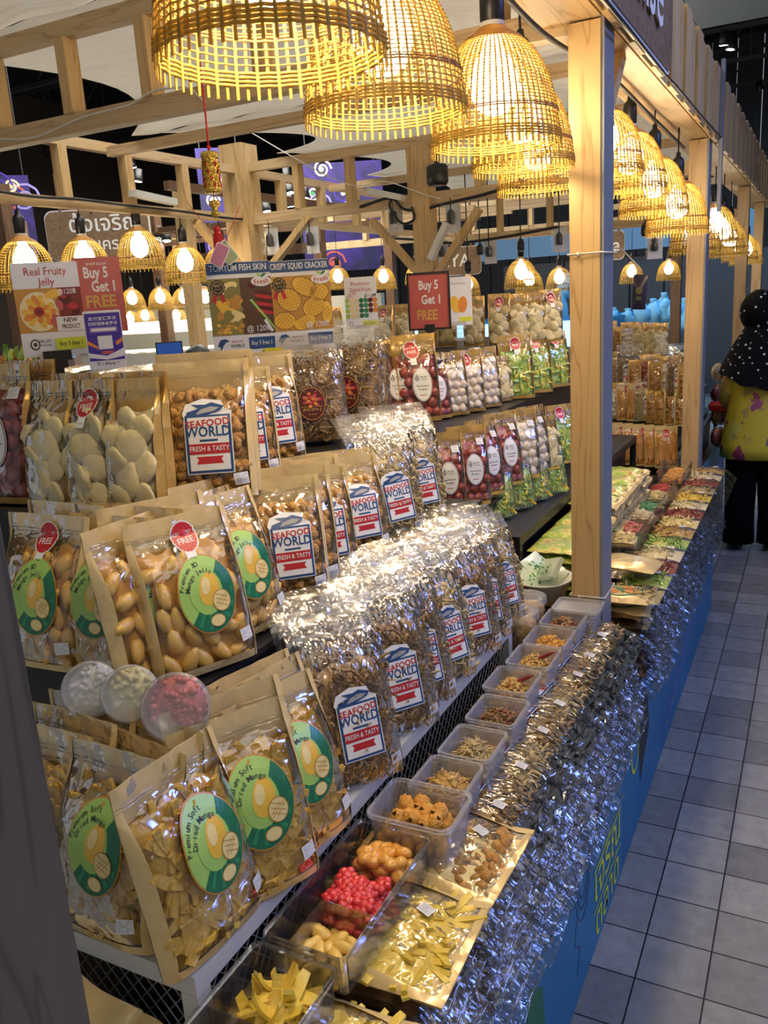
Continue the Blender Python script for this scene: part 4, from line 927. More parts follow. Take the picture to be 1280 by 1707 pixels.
F1 = dict(w=.165, h=.262, d=.030, fill=.80, flop=.08, wr=.004, c='fishd', cm=FISHD, back=FILM, film=FILMG, head=FILME, labels=[('price_sticker', LP, .030, .175, 1.5), ('seafood_label', LS, -.03, .10, 1.5)])
F2 = dict(F1, c='fishl', cm=FISHL); F3 = dict(F1, c='fishg', cm=FISHG)
YM = dict(pm=MANGOY, hs=.95, big=1.5, w=.205, h=.245, d=.030, fill=.90, flop=.0, c='mango', cm=MANGOY, back=KRAFT, border=KRAFT, film=FILM, head=KRAFT, bw=.07, labels=[('price_sticker', LP, -.04, .165, 1.3)])
KC = dict(hs=.95, w=.20, h=.245, d=.032, fill=.90, flop=.0, c='cracker', cm=PALEY, back=KRAFT, border=KRAFT, film=FILM, head=KRAFT, bw=.07, labels=[('price_sticker', LP, -.045, .17, 1.3)])
cr_, CRACK_ = CRACK, CRACK
lying('y', YM, -.632, .90, ZT + .012, 'open view of yellow mango strips in a flat kraft pouch beside the red gummies', .03)
lay_copy('y', -.632, .66, ZT + .006, 'flat kraft pouch with price sticker at the very bottom edge', .06)
lying('c', KC, -.632, 1.115, ZT + .010, 'flat kraft pouch with window beside the box of orange crackers', -.03)
lying('f', F1, -.634, 1.265, ZT + .008, 'flat clear dried fish bag, first above the kraft pouches', .02)
lying('g', F2, -.634, 1.405, ZT + .010, 'flat clear dried fish bag, second above the kraft pouches', -.02)
for i, (y, k_) in enumerate([(1.545, 'f'), (1.68, 'g'), (1.815, 'f'), (1.945, 'g'), (2.065, 'f')]):
    lay_copy(k_, -.634, y, ZT + (.008 if i % 2 else .011), 'flat clear dried fish bag, %s above the kraft pouches' % ORD[i + 2], rr(-.04, .04))
for i, (y, kd) in enumerate([(.50, 'kraft'), (.68, 'kraft'), (.88, 'brown'), (1.10, 'brown'), (1.26, 'clear'), (1.40, 'clear'), (1.55, 'clear'), (1.69, 'clear'), (1.83, 'clear'), (1.96, 'clear'), (2.07, 'clear')]):
    pile(kd, -.634, y, ZT, 10, '%s flat stack from the near table end' % ORD[i])
# far table: right hand strip
for i in range(14):
    y = 2.36 + i * .133
    pile('silver' if i > 1 else 'brown', -.57 if i > 1 else -.62, y, .79 - (.0 if i > 1 else .02), 9, '%s aisle side stack past the tall pine post' % ORD[i], .0235)
TOPC = [FISHL, VEG, PLUM, CREAM, VEG, FISHG, PALEY, PLUM, CREAM, MANGOY, FISHL, PLUM, CREAM, FISHG]
for i in range(14):
    y = 2.36 + i * .133
    q = MB(); t = thing('flat_snack_bag', 'clear topmost bag of the %s aisle side stack past the tall pine post' % ORD[i], 'bag', (-.50, y, .80))
    q.grid(lambda a, b: Vector((a * .14 - .0, (b - .5) * .12, .014 * math.sin(PI * min(1, a * 1.1)) * (1 - abs(2*b - 1) ** 4) + .002)), 8, 8, TOPC[i], True)
    for k in range(26): p_fish(q, (rr(.01, .12), rr(-.05, .05), .014), TOPC[i], rr(.02, .035), .0028)
    q.obj('contents', t); t.children[0]['kind'] = 'stuff'
    q = MB(); q.grid(lambda a, b: Vector((a * .20 - .01, (b - .5) * .13, .021 * math.sin(PI * min(1, max(0, a))) * (1 - abs(2*b - 1) ** 4) - .04 * max(0, a - .7) ** 1.5 * 6 + .003 + .002 * noise.noise(Vector((a*9, b*9, i))))), 12, 10, FILMG, True); q.obj('film', t)
    if i % 2: q = MB(); LP.into(q); q.v = [(x + .1, z + .02, .026) for x, y_, z in q.v]; q.obj('price_sticker', t)
# veg packs left of the strip
for i in range(7):
    y = 2.42 + i * .16
    pile('veg', -.755, y, .90 + (.03 if i > 2 else 0), 13, '%s stack beside the low step of green bags' % ORD[i], .028)
    flat('veg', (-.755, y, .90 + (.03 if i > 2 else 0)), rr(-.06, .06), 'topmost printed yellow vegetable pack of stack %s beyond the napkins' % ORD[i], 'top vegetable packs')
# kraft printed packs just right of the post
for i in range(4):
    t = thing('orange_crisp_pack', ['orange printed kraft pack showing oranges, just right of the tall pine post', 'bulky kraft pack resting on the orange printed pack', 'kraft pack with vegetable print below the orange printed pack', 'lowest kraft pack of the pile right of the tall pine post'][i], 'snack pack', (-.475, 2.345 + (.15 if i == 1 else .01 * i), [.785, .835, .74, .70][i]), (0, [0, .05, -.03, 0][i], [.05, -.1, .08, 0][i]))
    q = MB(); q.grid(lambda a, b: Vector(((a - .5) * .17, (b - .5) * .13, .018 * (1 - abs(2*a - 1) ** 4) * (1 - abs(2*b - 1) ** 4) + .018)), 12, 10, KRAFT, True)
    q.grid(lambda a, b: Vector(((a - .5) * .17, (b - .5) * .13, -.016 * (1 - abs(2*a - 1) ** 4) * (1 - abs(2*b - 1) ** 4) + .018)), 12, 10, KRAFT, True, True); q.obj('pouch', t)
    if i != 1:
        L = Lab(); L.ell(-.0, 0, .066, .045, LEAFG, 0, 20); L.ell(-.045, .012, .02, .018, CREAM, 1, 14); L.ell(-.02, -.018, .018, .016, ORANGEP, 1, 14); L.ell(.035, -.016, .02, .012, ORANGEP, 1.5, 14); L.ell(.02, .016, .018, .012, ORANGEP, 1, 14); L.rect(.03, .022, .055, .038, WHITE, 2)
        q = MB(); L.into(q); q.v = [(x, z, .018 + .018 * (1 - abs(2*x/.17) ** 4) * (1 - abs(2*z/.13) ** 4) + .001 - y_) for x, y_, z in q.v]; q.obj('printed_front', t)

# ================================================================== SAMPLE BOXES
def boxshell(w, l, h, mt, taper=.92, r=.012, lip=.003, wall=.0015, n=4):
    q = MB()
    def loop(k, z, off=0): return [(x, y, z) for x, y in rrect(-w/2*k - off, -l/2*k - off, w/2*k + off, l/2*k + off, r, n)]
    levels = [loop(taper * .97, 0), loop(taper, .003), loop(1, h - .006), loop(1, h - .006, lip), loop(1, h, lip), loop(1, h, -wall), loop(taper, .005, -wall), ]
    c = len(levels[0]); vs = [p for lv in levels for p in lv]; fs = []
    for i in range(len(levels) - 1):
        for j in range(c): fs.append((i*c+j, i*c+(j+1) % c, (i+1)*c+(j+1) % c, (i+1)*c+j))
    fs.append(tuple(range(c))[::-1]); fs.append(tuple(range(6*c, 7*c)))
    return q.add(vs, fs, mt, False)
ZB = .793
BX = [(-.543, 1.205, 'golden fried fish pieces', FISHG), (-.540, 1.330, 'pale dried whitebait', FISHL), (-.539, 1.467, 'tiny dried fish with chilli', FISHD), (-.555, 1.608, 'red chillies on fish flakes', FISHG), (-.548, 1.741, 'orange fish crumbs and a chilli', FISHG), (-.546, 1.863, 'orange dried shrimp with chilli', CRACKO), (-.545, 1.990, 'dark fish skin with red chilli', FISHD)]
def foodpile(mt, w, l, h, n, chilies=0, fn=None, L=(.014, .03), r=(.0015, .0028)):
    q = MB()
    q.grid(lambda a, b: Vector(((a - .5) * w, (b - .5) * l, h * (.35 + .65 * math.sin(PI * a) * math.sin(PI * b)) + .005 * noise.noise(Vector((a*9, b*9, w*99))))), 10, 10, mt, True)
    q.grid(lambda a, b: Vector(((a - .5) * w, (b - .5) * l, .001)), 1, 1, mt, False, True)
    for (s, t_) in ((0, 0), (0, 1), (1, 0), (1, 1)):
        if s == 0: q.add([((-.5 if t_ == 0 else .5) * w, -l/2, 0), ((-.5 if t_ == 0 else .5) * w, l/2, 0), ((-.5 if t_ == 0 else .5) * w, l/2, h*.35), ((-.5 if t_ == 0 else .5) * w, -l/2, h*.35)], [(0, 1, 2, 3)], mt)
        else: q.add([(-w/2, (-.5 if t_ == 0 else .5) * l, 0), (w/2, (-.5 if t_ == 0 else .5) * l, 0), (w/2, (-.5 if t_ == 0 else .5) * l, h*.35), (-w/2, (-.5 if t_ == 0 else .5) * l, h*.35)], [(0, 1, 2, 3)], mt)
    for i in range(n):
        a, b = rr(.08, .92), rr(.08, .92); c = ((a - .5) * w, (b - .5) * l, h * (.35 + .65 * math.sin(PI * a) * math.sin(PI * b)) + rr(-.001, .003)); 
        M = Euler((0, rr(-.5, .5), rr(0, 6))).to_matrix(); Ln = rr(*L); R_ = rr(*r); cv = rr(-.5, .5); pts = [Vector(c) + M @ Vector(((s - .5) * Ln, cv * Ln * (s - .5) ** 2 * 2, cv * Ln * .3 * math.sin(s*4))) for s in (0, .3, .65, 1)]
        q.tube(pts, [R_*.5, R_*1.25, R_, R_*.35], mt if i >= chilies else CHILI, 5)
    return q
lid_names = ['square sample box of %s']
box0 = None
for i, (x, y, food, mt) in enumerate(BX):
    lab = 'open sample box of %s, %s behind the cracker box' % (food, ORD[i])
    if box0 is None:
        box0 = thing('sample_box', lab, 'food box', (x, y, ZB), group='open translucent sample boxes'); boxshell(.098, .112, .066, PLASTIC).obj('tub', box0); c = box0
        q = boxshell(.108, .120, .006, PLASTIC, .99, .014); q.obj('lid', box0, (.004, 0, -.0075))
    else: c = copy_tree(box0); c.location = (x, y, ZB); c['label'] = lab
    q = foodpile(mt, .080, .094, .055, 230 if i in (1, 2) else 180, [0, 0, 14, 8, 4, 5, 22][i], L=(.014, .034) if i in (0, 1, 2) else (.012, .024), r=(.0013, .0024) if i in (1, 2) else (.0022, .0042))
    o = q.obj('dried_snack', None, (x, y, ZB + .0055)); tag(o, 'heap of %s in its sample box' % food, 'dried snack', None, 'stuff')
for i, (x, y) in enumerate([(-.555, 1.608), (-.52, 1.741)]):
    q = MB(); pts = [(0, 0, 0), (.015, .004, .006), (.03, .004, .014), (.042, -.002, .022)]; q.tube(pts, [.003, .0052, .004, .0012], CHILI, 7); tag(q.obj('dried_chilli', None, (x + (.005, -.02)[i], y, ZB + .058), (0, 0, .2)), ['long dark red dried chilli poking out of the third last sample box', 'dark dried chilli lying across the orange crumbs'][i], 'chilli')
# closed box behind, two round jars
t = thing('closed_food_box', 'closed translucent food box with lid at the foot of the tall pine post', 'food box', (-.532, 2.085, ZB - .01)); boxshell(.11, .085, .066, PLASTIC).obj('tub', t); q = boxshell(.118, .092, .012, LID, .99, .014); q.obj('lid', t, (0, 0, .066))
for i, (x, y, s) in enumerate([(-.642, 1.925, 1.0), (-.655, 2.04, .98)]):
    t = thing('round_snack_jar', ['round clear jar of fish snacks with clear lid, nearer of two', 'round clear jar of fish snacks with clear lid, farther of two'][i], 'jar', (x, y, ZT + .001 + .018), group='round snack jars'); t.scale = (s,) * 3
    q = MB(); q.lathe([(.0, .0), (.043, 0), (.046, .004), (.047, .084), (.045, .088)], PLASTICC, 28); q.obj('jar_body', t)
    q = MB(); q.lathe([(.0485, .076), (.0500, .078), (.0500, .096), (.046, .0985), (0, .0985)], LID if 0 else PLASTIC, 28); q.lathe([(.0505, .080), (.0515, .082), (.0505, .084)], PLASTIC, 28); q.obj('lid', t)
    q = MB(); q.lathe([(0, .002), (.041, .003), (.043, .070), (.02, .073), (0, .074)], FISHG, 16)
    for k in range(130): a = rr(0, 6.28); z = rr(.006, .064); p_strip(q, (.0405 * math.cos(a), .0405 * math.sin(a), z), FISHG if k % 3 else OLIVE, rr(.008, .016), .006, .002, .8, Euler((rr(0, 6), rr(0, 6), 0)), 3)
    tag(q.obj('contents', t), kind='stuff')
# box of crackers
t = thing('sample_box', 'largest translucent sample box, heaped with orange crackers', 'food box', (-.542, 1.093, ZB - .002), group='open translucent sample boxes'); t.rotation_euler = (0, 0, .02)
boxshell(.142, .112, .082, PLASTIC, .92, .018, .004).obj('tub', t); boxshell(.150, .120, .006, PLASTIC, .99, .018).obj('lid', t, (.004, 0, -.008))
def pieces(n, name, label, cat, group, build, spots):
    protos = []
    for i, s in enumerate(spots):
        if i < n: o = build(i).obj(name); protos.append(o)
        else: o = protos[i % n].copy(); COL.objects.link(o)
        o.location = s; o.rotation_euler = (rr(-.4, .4), rr(-.4, .4), rr(0, 6)) if name != 'mango_strip' else (rr(-.25, .25), rr(-.5, .5), rr(0, 6)); tag(o, label, cat, group)
def heap(cx, cy_, z, w, l, n, dz, seed=1, step=.026, lv=3):
    random.seed(seed); out_ = []; per = math.ceil(n / lv)
    for q_ in range(n):
        lev = q_ // per; k = 1 - .16 * lev; best = None
        for t_ in range(24):
            c = (cx + rr(-.5, .5) * w * k, cy_ + rr(-.5, .5) * l * k, z + lev * dz + rr(0, .004)); d_ = min([math.dist(c, o_) for o_ in out_] or [9])
            if best is None or d_ > best[0]: best = (d_, c)
        out_.append(best[1])
    return out_
def b_crk(i):
    q = MB(); r = .0155; R = Euler((rr(0, 1), rr(0, 1), 0)).to_matrix(); vs = []; fs = []; n, m_ = 14, 9
    for a in range(m_ + 1):
        ph = .25 + 2.3 * a / m_
        for b in range(n):
            th = 2 * PI * b / n; rad = r * (1 + .10 * math.sin(th * 4) * math.sin(ph * 5) + .13 * noise.noise(Vector((math.cos(th) + i, math.sin(th), ph)))); vs.append((rad * math.sin(ph) * math.cos(th), rad * math.sin(ph) * math.sin(th) * .9, rad * math.cos(ph)))
    for a in range(m_):
        for b in range(n): fs.append((a*n+b, a*n+(b+1) % n, (a+1)*n+(b+1) % n, (a+1)*n+b))
    q.add([R @ Vector(v) for v in vs], fs, CRACKO, True); q.add([R @ (Vector(v) * .75) for v in vs], [f[::-1] for f in fs], CRACKO, True); return q
pieces(4, 'orange_cracker', 'orange fried cracker heaped in the largest sample box', 'cracker', 'orange crackers in the sample box', b_crk, heap(-.542, 1.093, ZB + .020, .100, .075, 40, .019, 3))
# two large clear trays
def tray(loc, w, l, h, divs, label):
    t = thing('clear_tray', label, 'food tray', loc, group='large clear divided trays'); boxshell(w, l, h, PLASTICC, .96, .010, .0035).obj('tub', t)
    for d in divs:
        if d[0] == 'y': MB().box((-w/2*.97, d[1] - .0008, .004), (w/2*.97, d[1] + .0008, h - .006), PLASTICC).obj('divider', t)
        else: MB().box((d[1] - .0008, d[2], .004), (d[1] + .0008, d[3], h - .006), PLASTICC).obj('divider', t)
    return t
ZR = .774 + .022
tray((-.560, .896, ZR), .125, .275, .066, [('y', .055), ('y', -.045), ('x', -.025, -.14, -.045)], 'large clear divided tray holding orange, red and yellow sweets')
tray((-.560, .605, ZR), .125, .275, .066, [('y', .03), ('x', -.012, -.14, .03)], 'large clear divided tray of yellow mango strips at the bottom edge')
for (cx, cy_) in ((-.652, .82), (-.652, 1.02)): pass
def b_gum(mt, r):
    def f(i):
        q = MB()
        if mt is GUMO: q.ball((0, 0, 0), r, mt, 12, 8, (1, .7, .55), .25, None, i * 7)
        elif mt is GUMR:
            for k in range(6): a = k * PI / 3; q.ball((r * .6 * math.cos(a), r * .6 * math.sin(a), 0), r * .48, mt, 8, 6, (1, 1, .8), .2, None, k + i)
            q.ball((0, 0, .001), r * .6, mt, 8, 6, (1, 1, .8))
        else: q.ball((0, 0, 0), r, mt, 12, 8, (1.6, .85, .7), .15, None, i * 5)
        return q
    return f
pieces(3, 'orange_gummy', 'translucent orange fruit gummy in the back of the large tray', 'gummy', 'orange gummies in the large tray', b_gum(GUMO, .0155), heap(-.560, .993, ZR + .014, .092, .06, 36, .013, 4))
pieces(3, 'red_gummy', 'bright red flower shaped gummy in the middle of the large tray', 'gummy', 'red gummies in the large tray', b_gum(GUMR, .0165), heap(-.560, .900, ZR + .014, .088, .075, 36, .014, 5))
pieces(3, 'yellow_gummy', 'pale yellow nugget sweet in the front of the large tray', 'gummy', 'yellow nuggets in the large tray', b_gum(GUMY, .0115), heap(-.555, .805, ZR + .012, .088, .065, 26, .012, 6, lv=2))
def b_man(i):
    q = MB(); p_strip(q, (0, 0, 0), MANGOY, .062, .018, .005, .6, Euler((PI/2 + rr(-.4, .4), 0, 0)), 10); return q
pieces(4, 'mango_strip', 'yellow mango strip lying in the front tray', 'mango strip', 'mango strips in the front tray', b_man, heap(-.555, .685, ZR + .012, .062, .08, 40, .011, 7, lv=4))
def b_orn(i):
    q = MB(); p_strip(q, (0, 0, 0), GUMO, .05, .02, .006, .6, Euler((PI/2, 0, 0)), 8); return q
pieces(3, 'orange_peel_strip', 'orange fruit strip in the lower compartment of the front tray', 'fruit strip', 'orange strips in the front tray', b_orn, heap(-.555, .575, ZR + .012, .062, .08, 24, .010, 8))
random.seed(21)
# trays beyond the post
for i, (y, m1, m2, lb) in enumerate([(2.86, PALEY, CORAL, 'far clear tray with pale yellow pieces, nearest beyond the tall pine post'), (3.17, CREAM, LEAFG, 'far clear tray of pale chips with a green heap'), (3.49, PALEY, RED, 'far clear tray with red and lime pieces'), (3.92, GUMO, GUMO, 'far clear tray of golden gummies, farthest of the row')]):
    tray((-.555, y, .82 if i < 3 else .80), .115, .27, .06, [('y', 0)], lb)
    for k, (mt, yy) in enumerate(((m1, -.065), (m2, .06))):
        o = foodpile(mt, .085, .10, .03, 60, L=(.012, .03), r=(.003, .005)).obj('sweet_pieces', None, (-.555, y + yy, (.82 if i < 3 else .80) + .006)); tag(o, 'heap of %s pieces in the %s far tray' % (('pale', 'coral', 'cream', 'green', 'yellow', 'red', 'golden', 'deep golden')[i*2 + k], ORD[i]), 'sweets', None, 'stuff')
# basket with napkin packs
bs = thing('white_basket', 'white plastic basket of napkin packs left of the tall pine post', 'basket', (-.672, 2.235, .815)); q = MB()
q.lathe([(0, 0), (.055, 0), (.060, .004), (.080, .055), (.086, .058), (.086, .063), (.079, .061), (.057, .008), (0, .008)], WHITE, 28); q.obj('bowl', bs); bs.scale = (1, 1.05, 1)
for i, (dx, dy, rz, tx) in enumerate([(-.02, -.02, .3, .5), (.02, .01, -.3, .2), (.0, .035, .8, -.2), (-.03, .02, 1.3, .3), (.03, -.03, -.7, .5)]):
    t = thing('napkin_pack', 'green and white printed napkin pack, %s in the white basket' % ORD[i], 'napkins', (-.672 + dx, 2.235 + dy, .872 + .010 * i), (tx + .35, .45 - .2 * i, rz), group='napkin packs in the basket'); t.scale = (1.15,) * 3
    q = MB(); q.grid(lambda a, b: Vector(((a - .5) * .075, (b - .5) * .055, .006 + .007 * math.sin(PI*a) * math.sin(PI*b) + .003 * noise.noise(Vector((a*5, b*5, i))))), 6, 6, mat('napkin_wrapper', (.70, .82, .70), .35, 0, .5), True); q.grid(lambda a, b: Vector(((a - .5) * .075, (b - .5) * .055, -.006)), 2, 2, MATS['napkin_wrapper'], True, True)
    for (x0, y0, x1, y1) in ((-.0375, -.0275, .0375, -.0275), (.0375, -.0275, .0375, .0275), (.0375, .0275, -.0375, .0275), (-.0375, .0275, -.0375, -.0275)): q.add([(x0, y0, -.006), (x1, y1, -.006), (x1, y1, .006), (x0, y0, .006)], [(0, 1, 2, 3)], MATS['napkin_wrapper'])
    q.obj('wrapper', t)
    q = MB(); 
    for k in range(14): q.ball((rr(-.03, .03), rr(-.02, .01), .0125), .0035, mat('napkin_green', (.05, .35, .06), .4), 6, 4, (1.3, .6, .15), 0, Euler((0, 0, rr(0, 3))))
    q.obj('leaf_print', t)
# three round tubs of sweets leaning on the jelly bags
for i, (u, v, mt, fm, lb) in enumerate([(150, 1150, LID, PALEC, 'round lidded tub of white sweets, left of three leaning on the jelly bags'), (216, 1157, LID, LEMON, 'round lidded tub of pale yellow sweets, middle of three leaning tubs'), (292, 1180, PLASTIC, PINK, 'round lidded tub of pink sweets, right of three leaning tubs')]):
    pt = ray(u, v) * ((1.21, 1.19, 1.14)[i] / 1400) + Vector((0, 0, EYE)); t = thing('round_sweet_tub', lb, 'tub', pt); 
    dirv = (Vector((0, 0, EYE)) - pt).normalized(); dirv = (dirv + Vector((-.25 + .02*i, 0, -.15))).normalized(); t.rotation_euler = dirv.to_track_quat('Z', 'Y').to_euler(); t.scale = ((.86, .86, 1.0)[i],) * 3
    q = MB(); q.lathe([(0, -.055), (.036, -.055), (.040, -.05), (.044, -.004)], PLASTICC, 28); q.obj('tub', t)
    q = MB(); q.lathe([(.046, -.012), (.0475, -.010), (.0475, .001), (.043, .003), (.041, .0015), (0, .0015)], mt, 32); q.obj('lid', t)
    q = MB(); q.lathe([(0, -.052), (.034, -.052), (.038, -.020), (.02, -.016), (0, -.015)], fm, 18)
    for k in range(70): a = rr(0, 6.28); r_ = rr(0, .034); q.ball((r_ * math.cos(a), r_ * math.sin(a), -.014 - rr(0, .008)), rr(.004, .0065), fm, 6, 5, (1, 1, .8), .3)
    for k in range(60): a = rr(0, 6.28); q.ball((.036 * math.cos(a), .036 * math.sin(a), rr(-.05, -.018)), rr(.004, .006), fm, 6, 5, (1, 1, 1), .3)
    tag(q.obj('contents', t), kind='stuff')

# ================================================================== PRICE CARDS
beamobj((-6.6, 6.9, 2.45), (-3.3, 8.9, 2.45), .05, .06, BROWNWOOD)
def facing(loc, extra=0): return math.atan2(-loc.x, -(-loc.y)) if False else math.atan2(0 - loc.x, loc.y - 0) + extra
def dpt(u, v, d): return ray(u, v) * (d / 1400) + Vector((0, 0, EYE))
def card(name, label, u, v, d, w, h, L, extra=0, tilt=0, frame=None, stand=None, group=None, roll=0, sx=0):
    loc = dpt(u, v, d); t = thing(name, label, 'sign', loc, (tilt, roll, facing(loc, extra)), group)
    q = MB(); slab(q, rrect(-w/2, -h/2, w/2, h/2, .003), .002, -.0005, WHITE); q.obj('card', t)
    q = MB(); L.into(q, None, .00025, .0012); q.obj('print', t)
    if frame:
        q = MB(); 
        for (a, b) in (((-w/2-.006, -h/2-.006), (w/2+.006, -h/2)), ((-w/2-.006, h/2), (w/2+.006, h/2+.006)), ((-w/2-.006, -h/2), (-w/2, h/2)), ((w/2, -h/2), (w/2+.006, h/2))): q.box((a[0], -.006, a[1]), (b[0], .006, b[1]), frame)
        q.obj('frame', t)
    if stand:
        mt, zb, wd = stand; q = MB(); q.box((-wd*1.6, -.012, -h/2 - .012), (wd*1.6, .012, -h/2 + .012), mt); q.box((-wd, -.016, -h/2 - .03), (wd, .010, -h/2 - .010), mt); q.box((-wd*.5, -.008, -h/2 - zb), (wd*.5, .008, -h/2 - .028), mt); q.box((-wd*1.3, -.02, -h/2 - zb - .012), (wd*1.3, .02, -h/2 - zb), mt); q.obj('clip_stand', t, (sx, 0, 0))
    return t
W_, H_ = .150, .218
L = Lab(); L.text('Real Fruity', 0, .088, .026, RED, 1, 0, 0, .85); L.text('Jelly', 0, .064, .026, RED, 1, 0, 0, .85)
L.rect(-W_/2, -.052, W_/2, .050, OCHRE, .5); L.rect(.02, -.052, W_/2, .05, REDDARK, .8); L.ell(-.026, -.004, .043, .046, CREAM, .9)
for k in range(14): a = k * PI * 2 / 14; L.ell(-.026 + .029*math.cos(a), -.004 + .029*math.sin(a), .011, .0075, [ORANGEP, YEL, PALEY, YEL][k % 4], 1 + .2*(k % 3), 12, 1, a)
for k in range(12): a = k * PI * 2 / 12; L.ell(-.026 + .018*math.cos(a), -.004 + .018*math.sin(a), .009, .006, [YEL, ORANGEP][k % 2], 2, 10, 1, a)
L.ell(-.026, -.004, .012, .012, RED, 3, 14); L.ell(-.026, -.004, .007, .007, REDDARK, 4, 10)
L.ell(.012, .036, .022, .010, YEL, 1.5, 12, 1, .3)
for k in range(9): L.ell(.035 + .03 * math.sin(k * 2.3), -.005 + .028 * math.cos(k * 1.7), .013, .008, [RED, MAROON, CORAL][k % 3], 1.2 + .1*k, 10, 1, k)
L.text('@120฿', .042, .040, .017, WHITE, 4, 0, 0, .85); L.rect(.010, -.052, W_/2, -.018, WHITE, 4); L.text('NEW', .042, -.027, .0145, MAROON, 5, .02, 0, .95); L.text('PRODUCT', .042, -.042, .0145, MAROON, 5, .02, 0, .62)
L.ell(-.046, -.080, .011, .013, BROWNP, 1); L.ell(-.046, -.080, .008, .0095, WHITE, 2); L.ell(-.046, -.080, .0045, .005, BROWNP, 3); L.text('FRUIT', -.022, -.074, .0105, INK, 1); L.text('PARADISE', -.022, -.083, .006, INK, 1)
L.rect(.0, -.096, .074, -.068, LIME, 1); L.text('Buy 5 free 1', .037, -.082, .0145, INK, 2, .004, 0, .78)
card('price_card', 'white price card reading Real Fruity Jelly with picture of orange segments', 84, 516, 2.02, W_, H_, L, .10, 0, None, (BLACK, .10, .020), 'A5 price cards')
L = Lab(); L.rect(-.056, -.09, .056, .09, CORAL, .5); L.text('SHOP NOW', 0, .074, .010, WHITE, 1, 0, 0, .9); L.text('Buy 5', -.004, .053, .036, WHITE, 1, .03, 0, .72); L.text('Get 1', .012, .020, .036, WHITE, 1, .03, 0, .72); L.text('FREE', 0, -.016, .040, GOLDP, 1, .03, 0, .88)
card('promo_card', 'coral card reading Buy 5 Get 1 FREE behind the fruity jelly card', 167, 492, 2.08, .112, .18, L, .10, 0, None, None)
L = Lab(); L.rect(-.044, -.066, .044, .084, PURPLE, .5); L.text('支付宝汇率优', 0, .066, .0125, WHITE, 1, .01, 0, .95); L.text('扫码领券省更多', 0, .050, .0125, WHITE, 1, .01, 0, .85)
L.rect(-.034, .024, .034, .040, PURP2, 1); L.rect(-.030, .028, .030, .036, WHITE, 2)
L.poly([(-.044, .0), (-.02, -.02), (-.02, -.03), (-.044, -.012)], ORANGEP, 1); L.poly([(-.044, -.04), (0, -.052), (.044, -.03), (.044, -.055), (0, -.064), (-.044, -.055)], WHITE, 1); L.poly([(.025, -.01), (.044, .005), (.044, -.008), (.028, -.02)], ORANGEP, 1); L.poly([(-.012, -.036), (.02, -.036), (.012, -.046), (-.012, -.046)], CORAL, 2)
L.rect(-.018, -.030, .018, .012, WHITE, 2); L.text('支 | Alipay +', 0, -.076, .0125, INK, 1, .01, 0, .9)
for k_ in range(len(L.it)):
    v_, f_, m_, l_ = L.it[k_]; L.it[k_] = ([(x * .90, z * .72) for x, z in v_], f_, m_, l_)
card('payment_card', 'violet payment card with Chinese text standing before the coral card', 175, 566, 1.96, .084, .132, L, .12, 0, None, None)
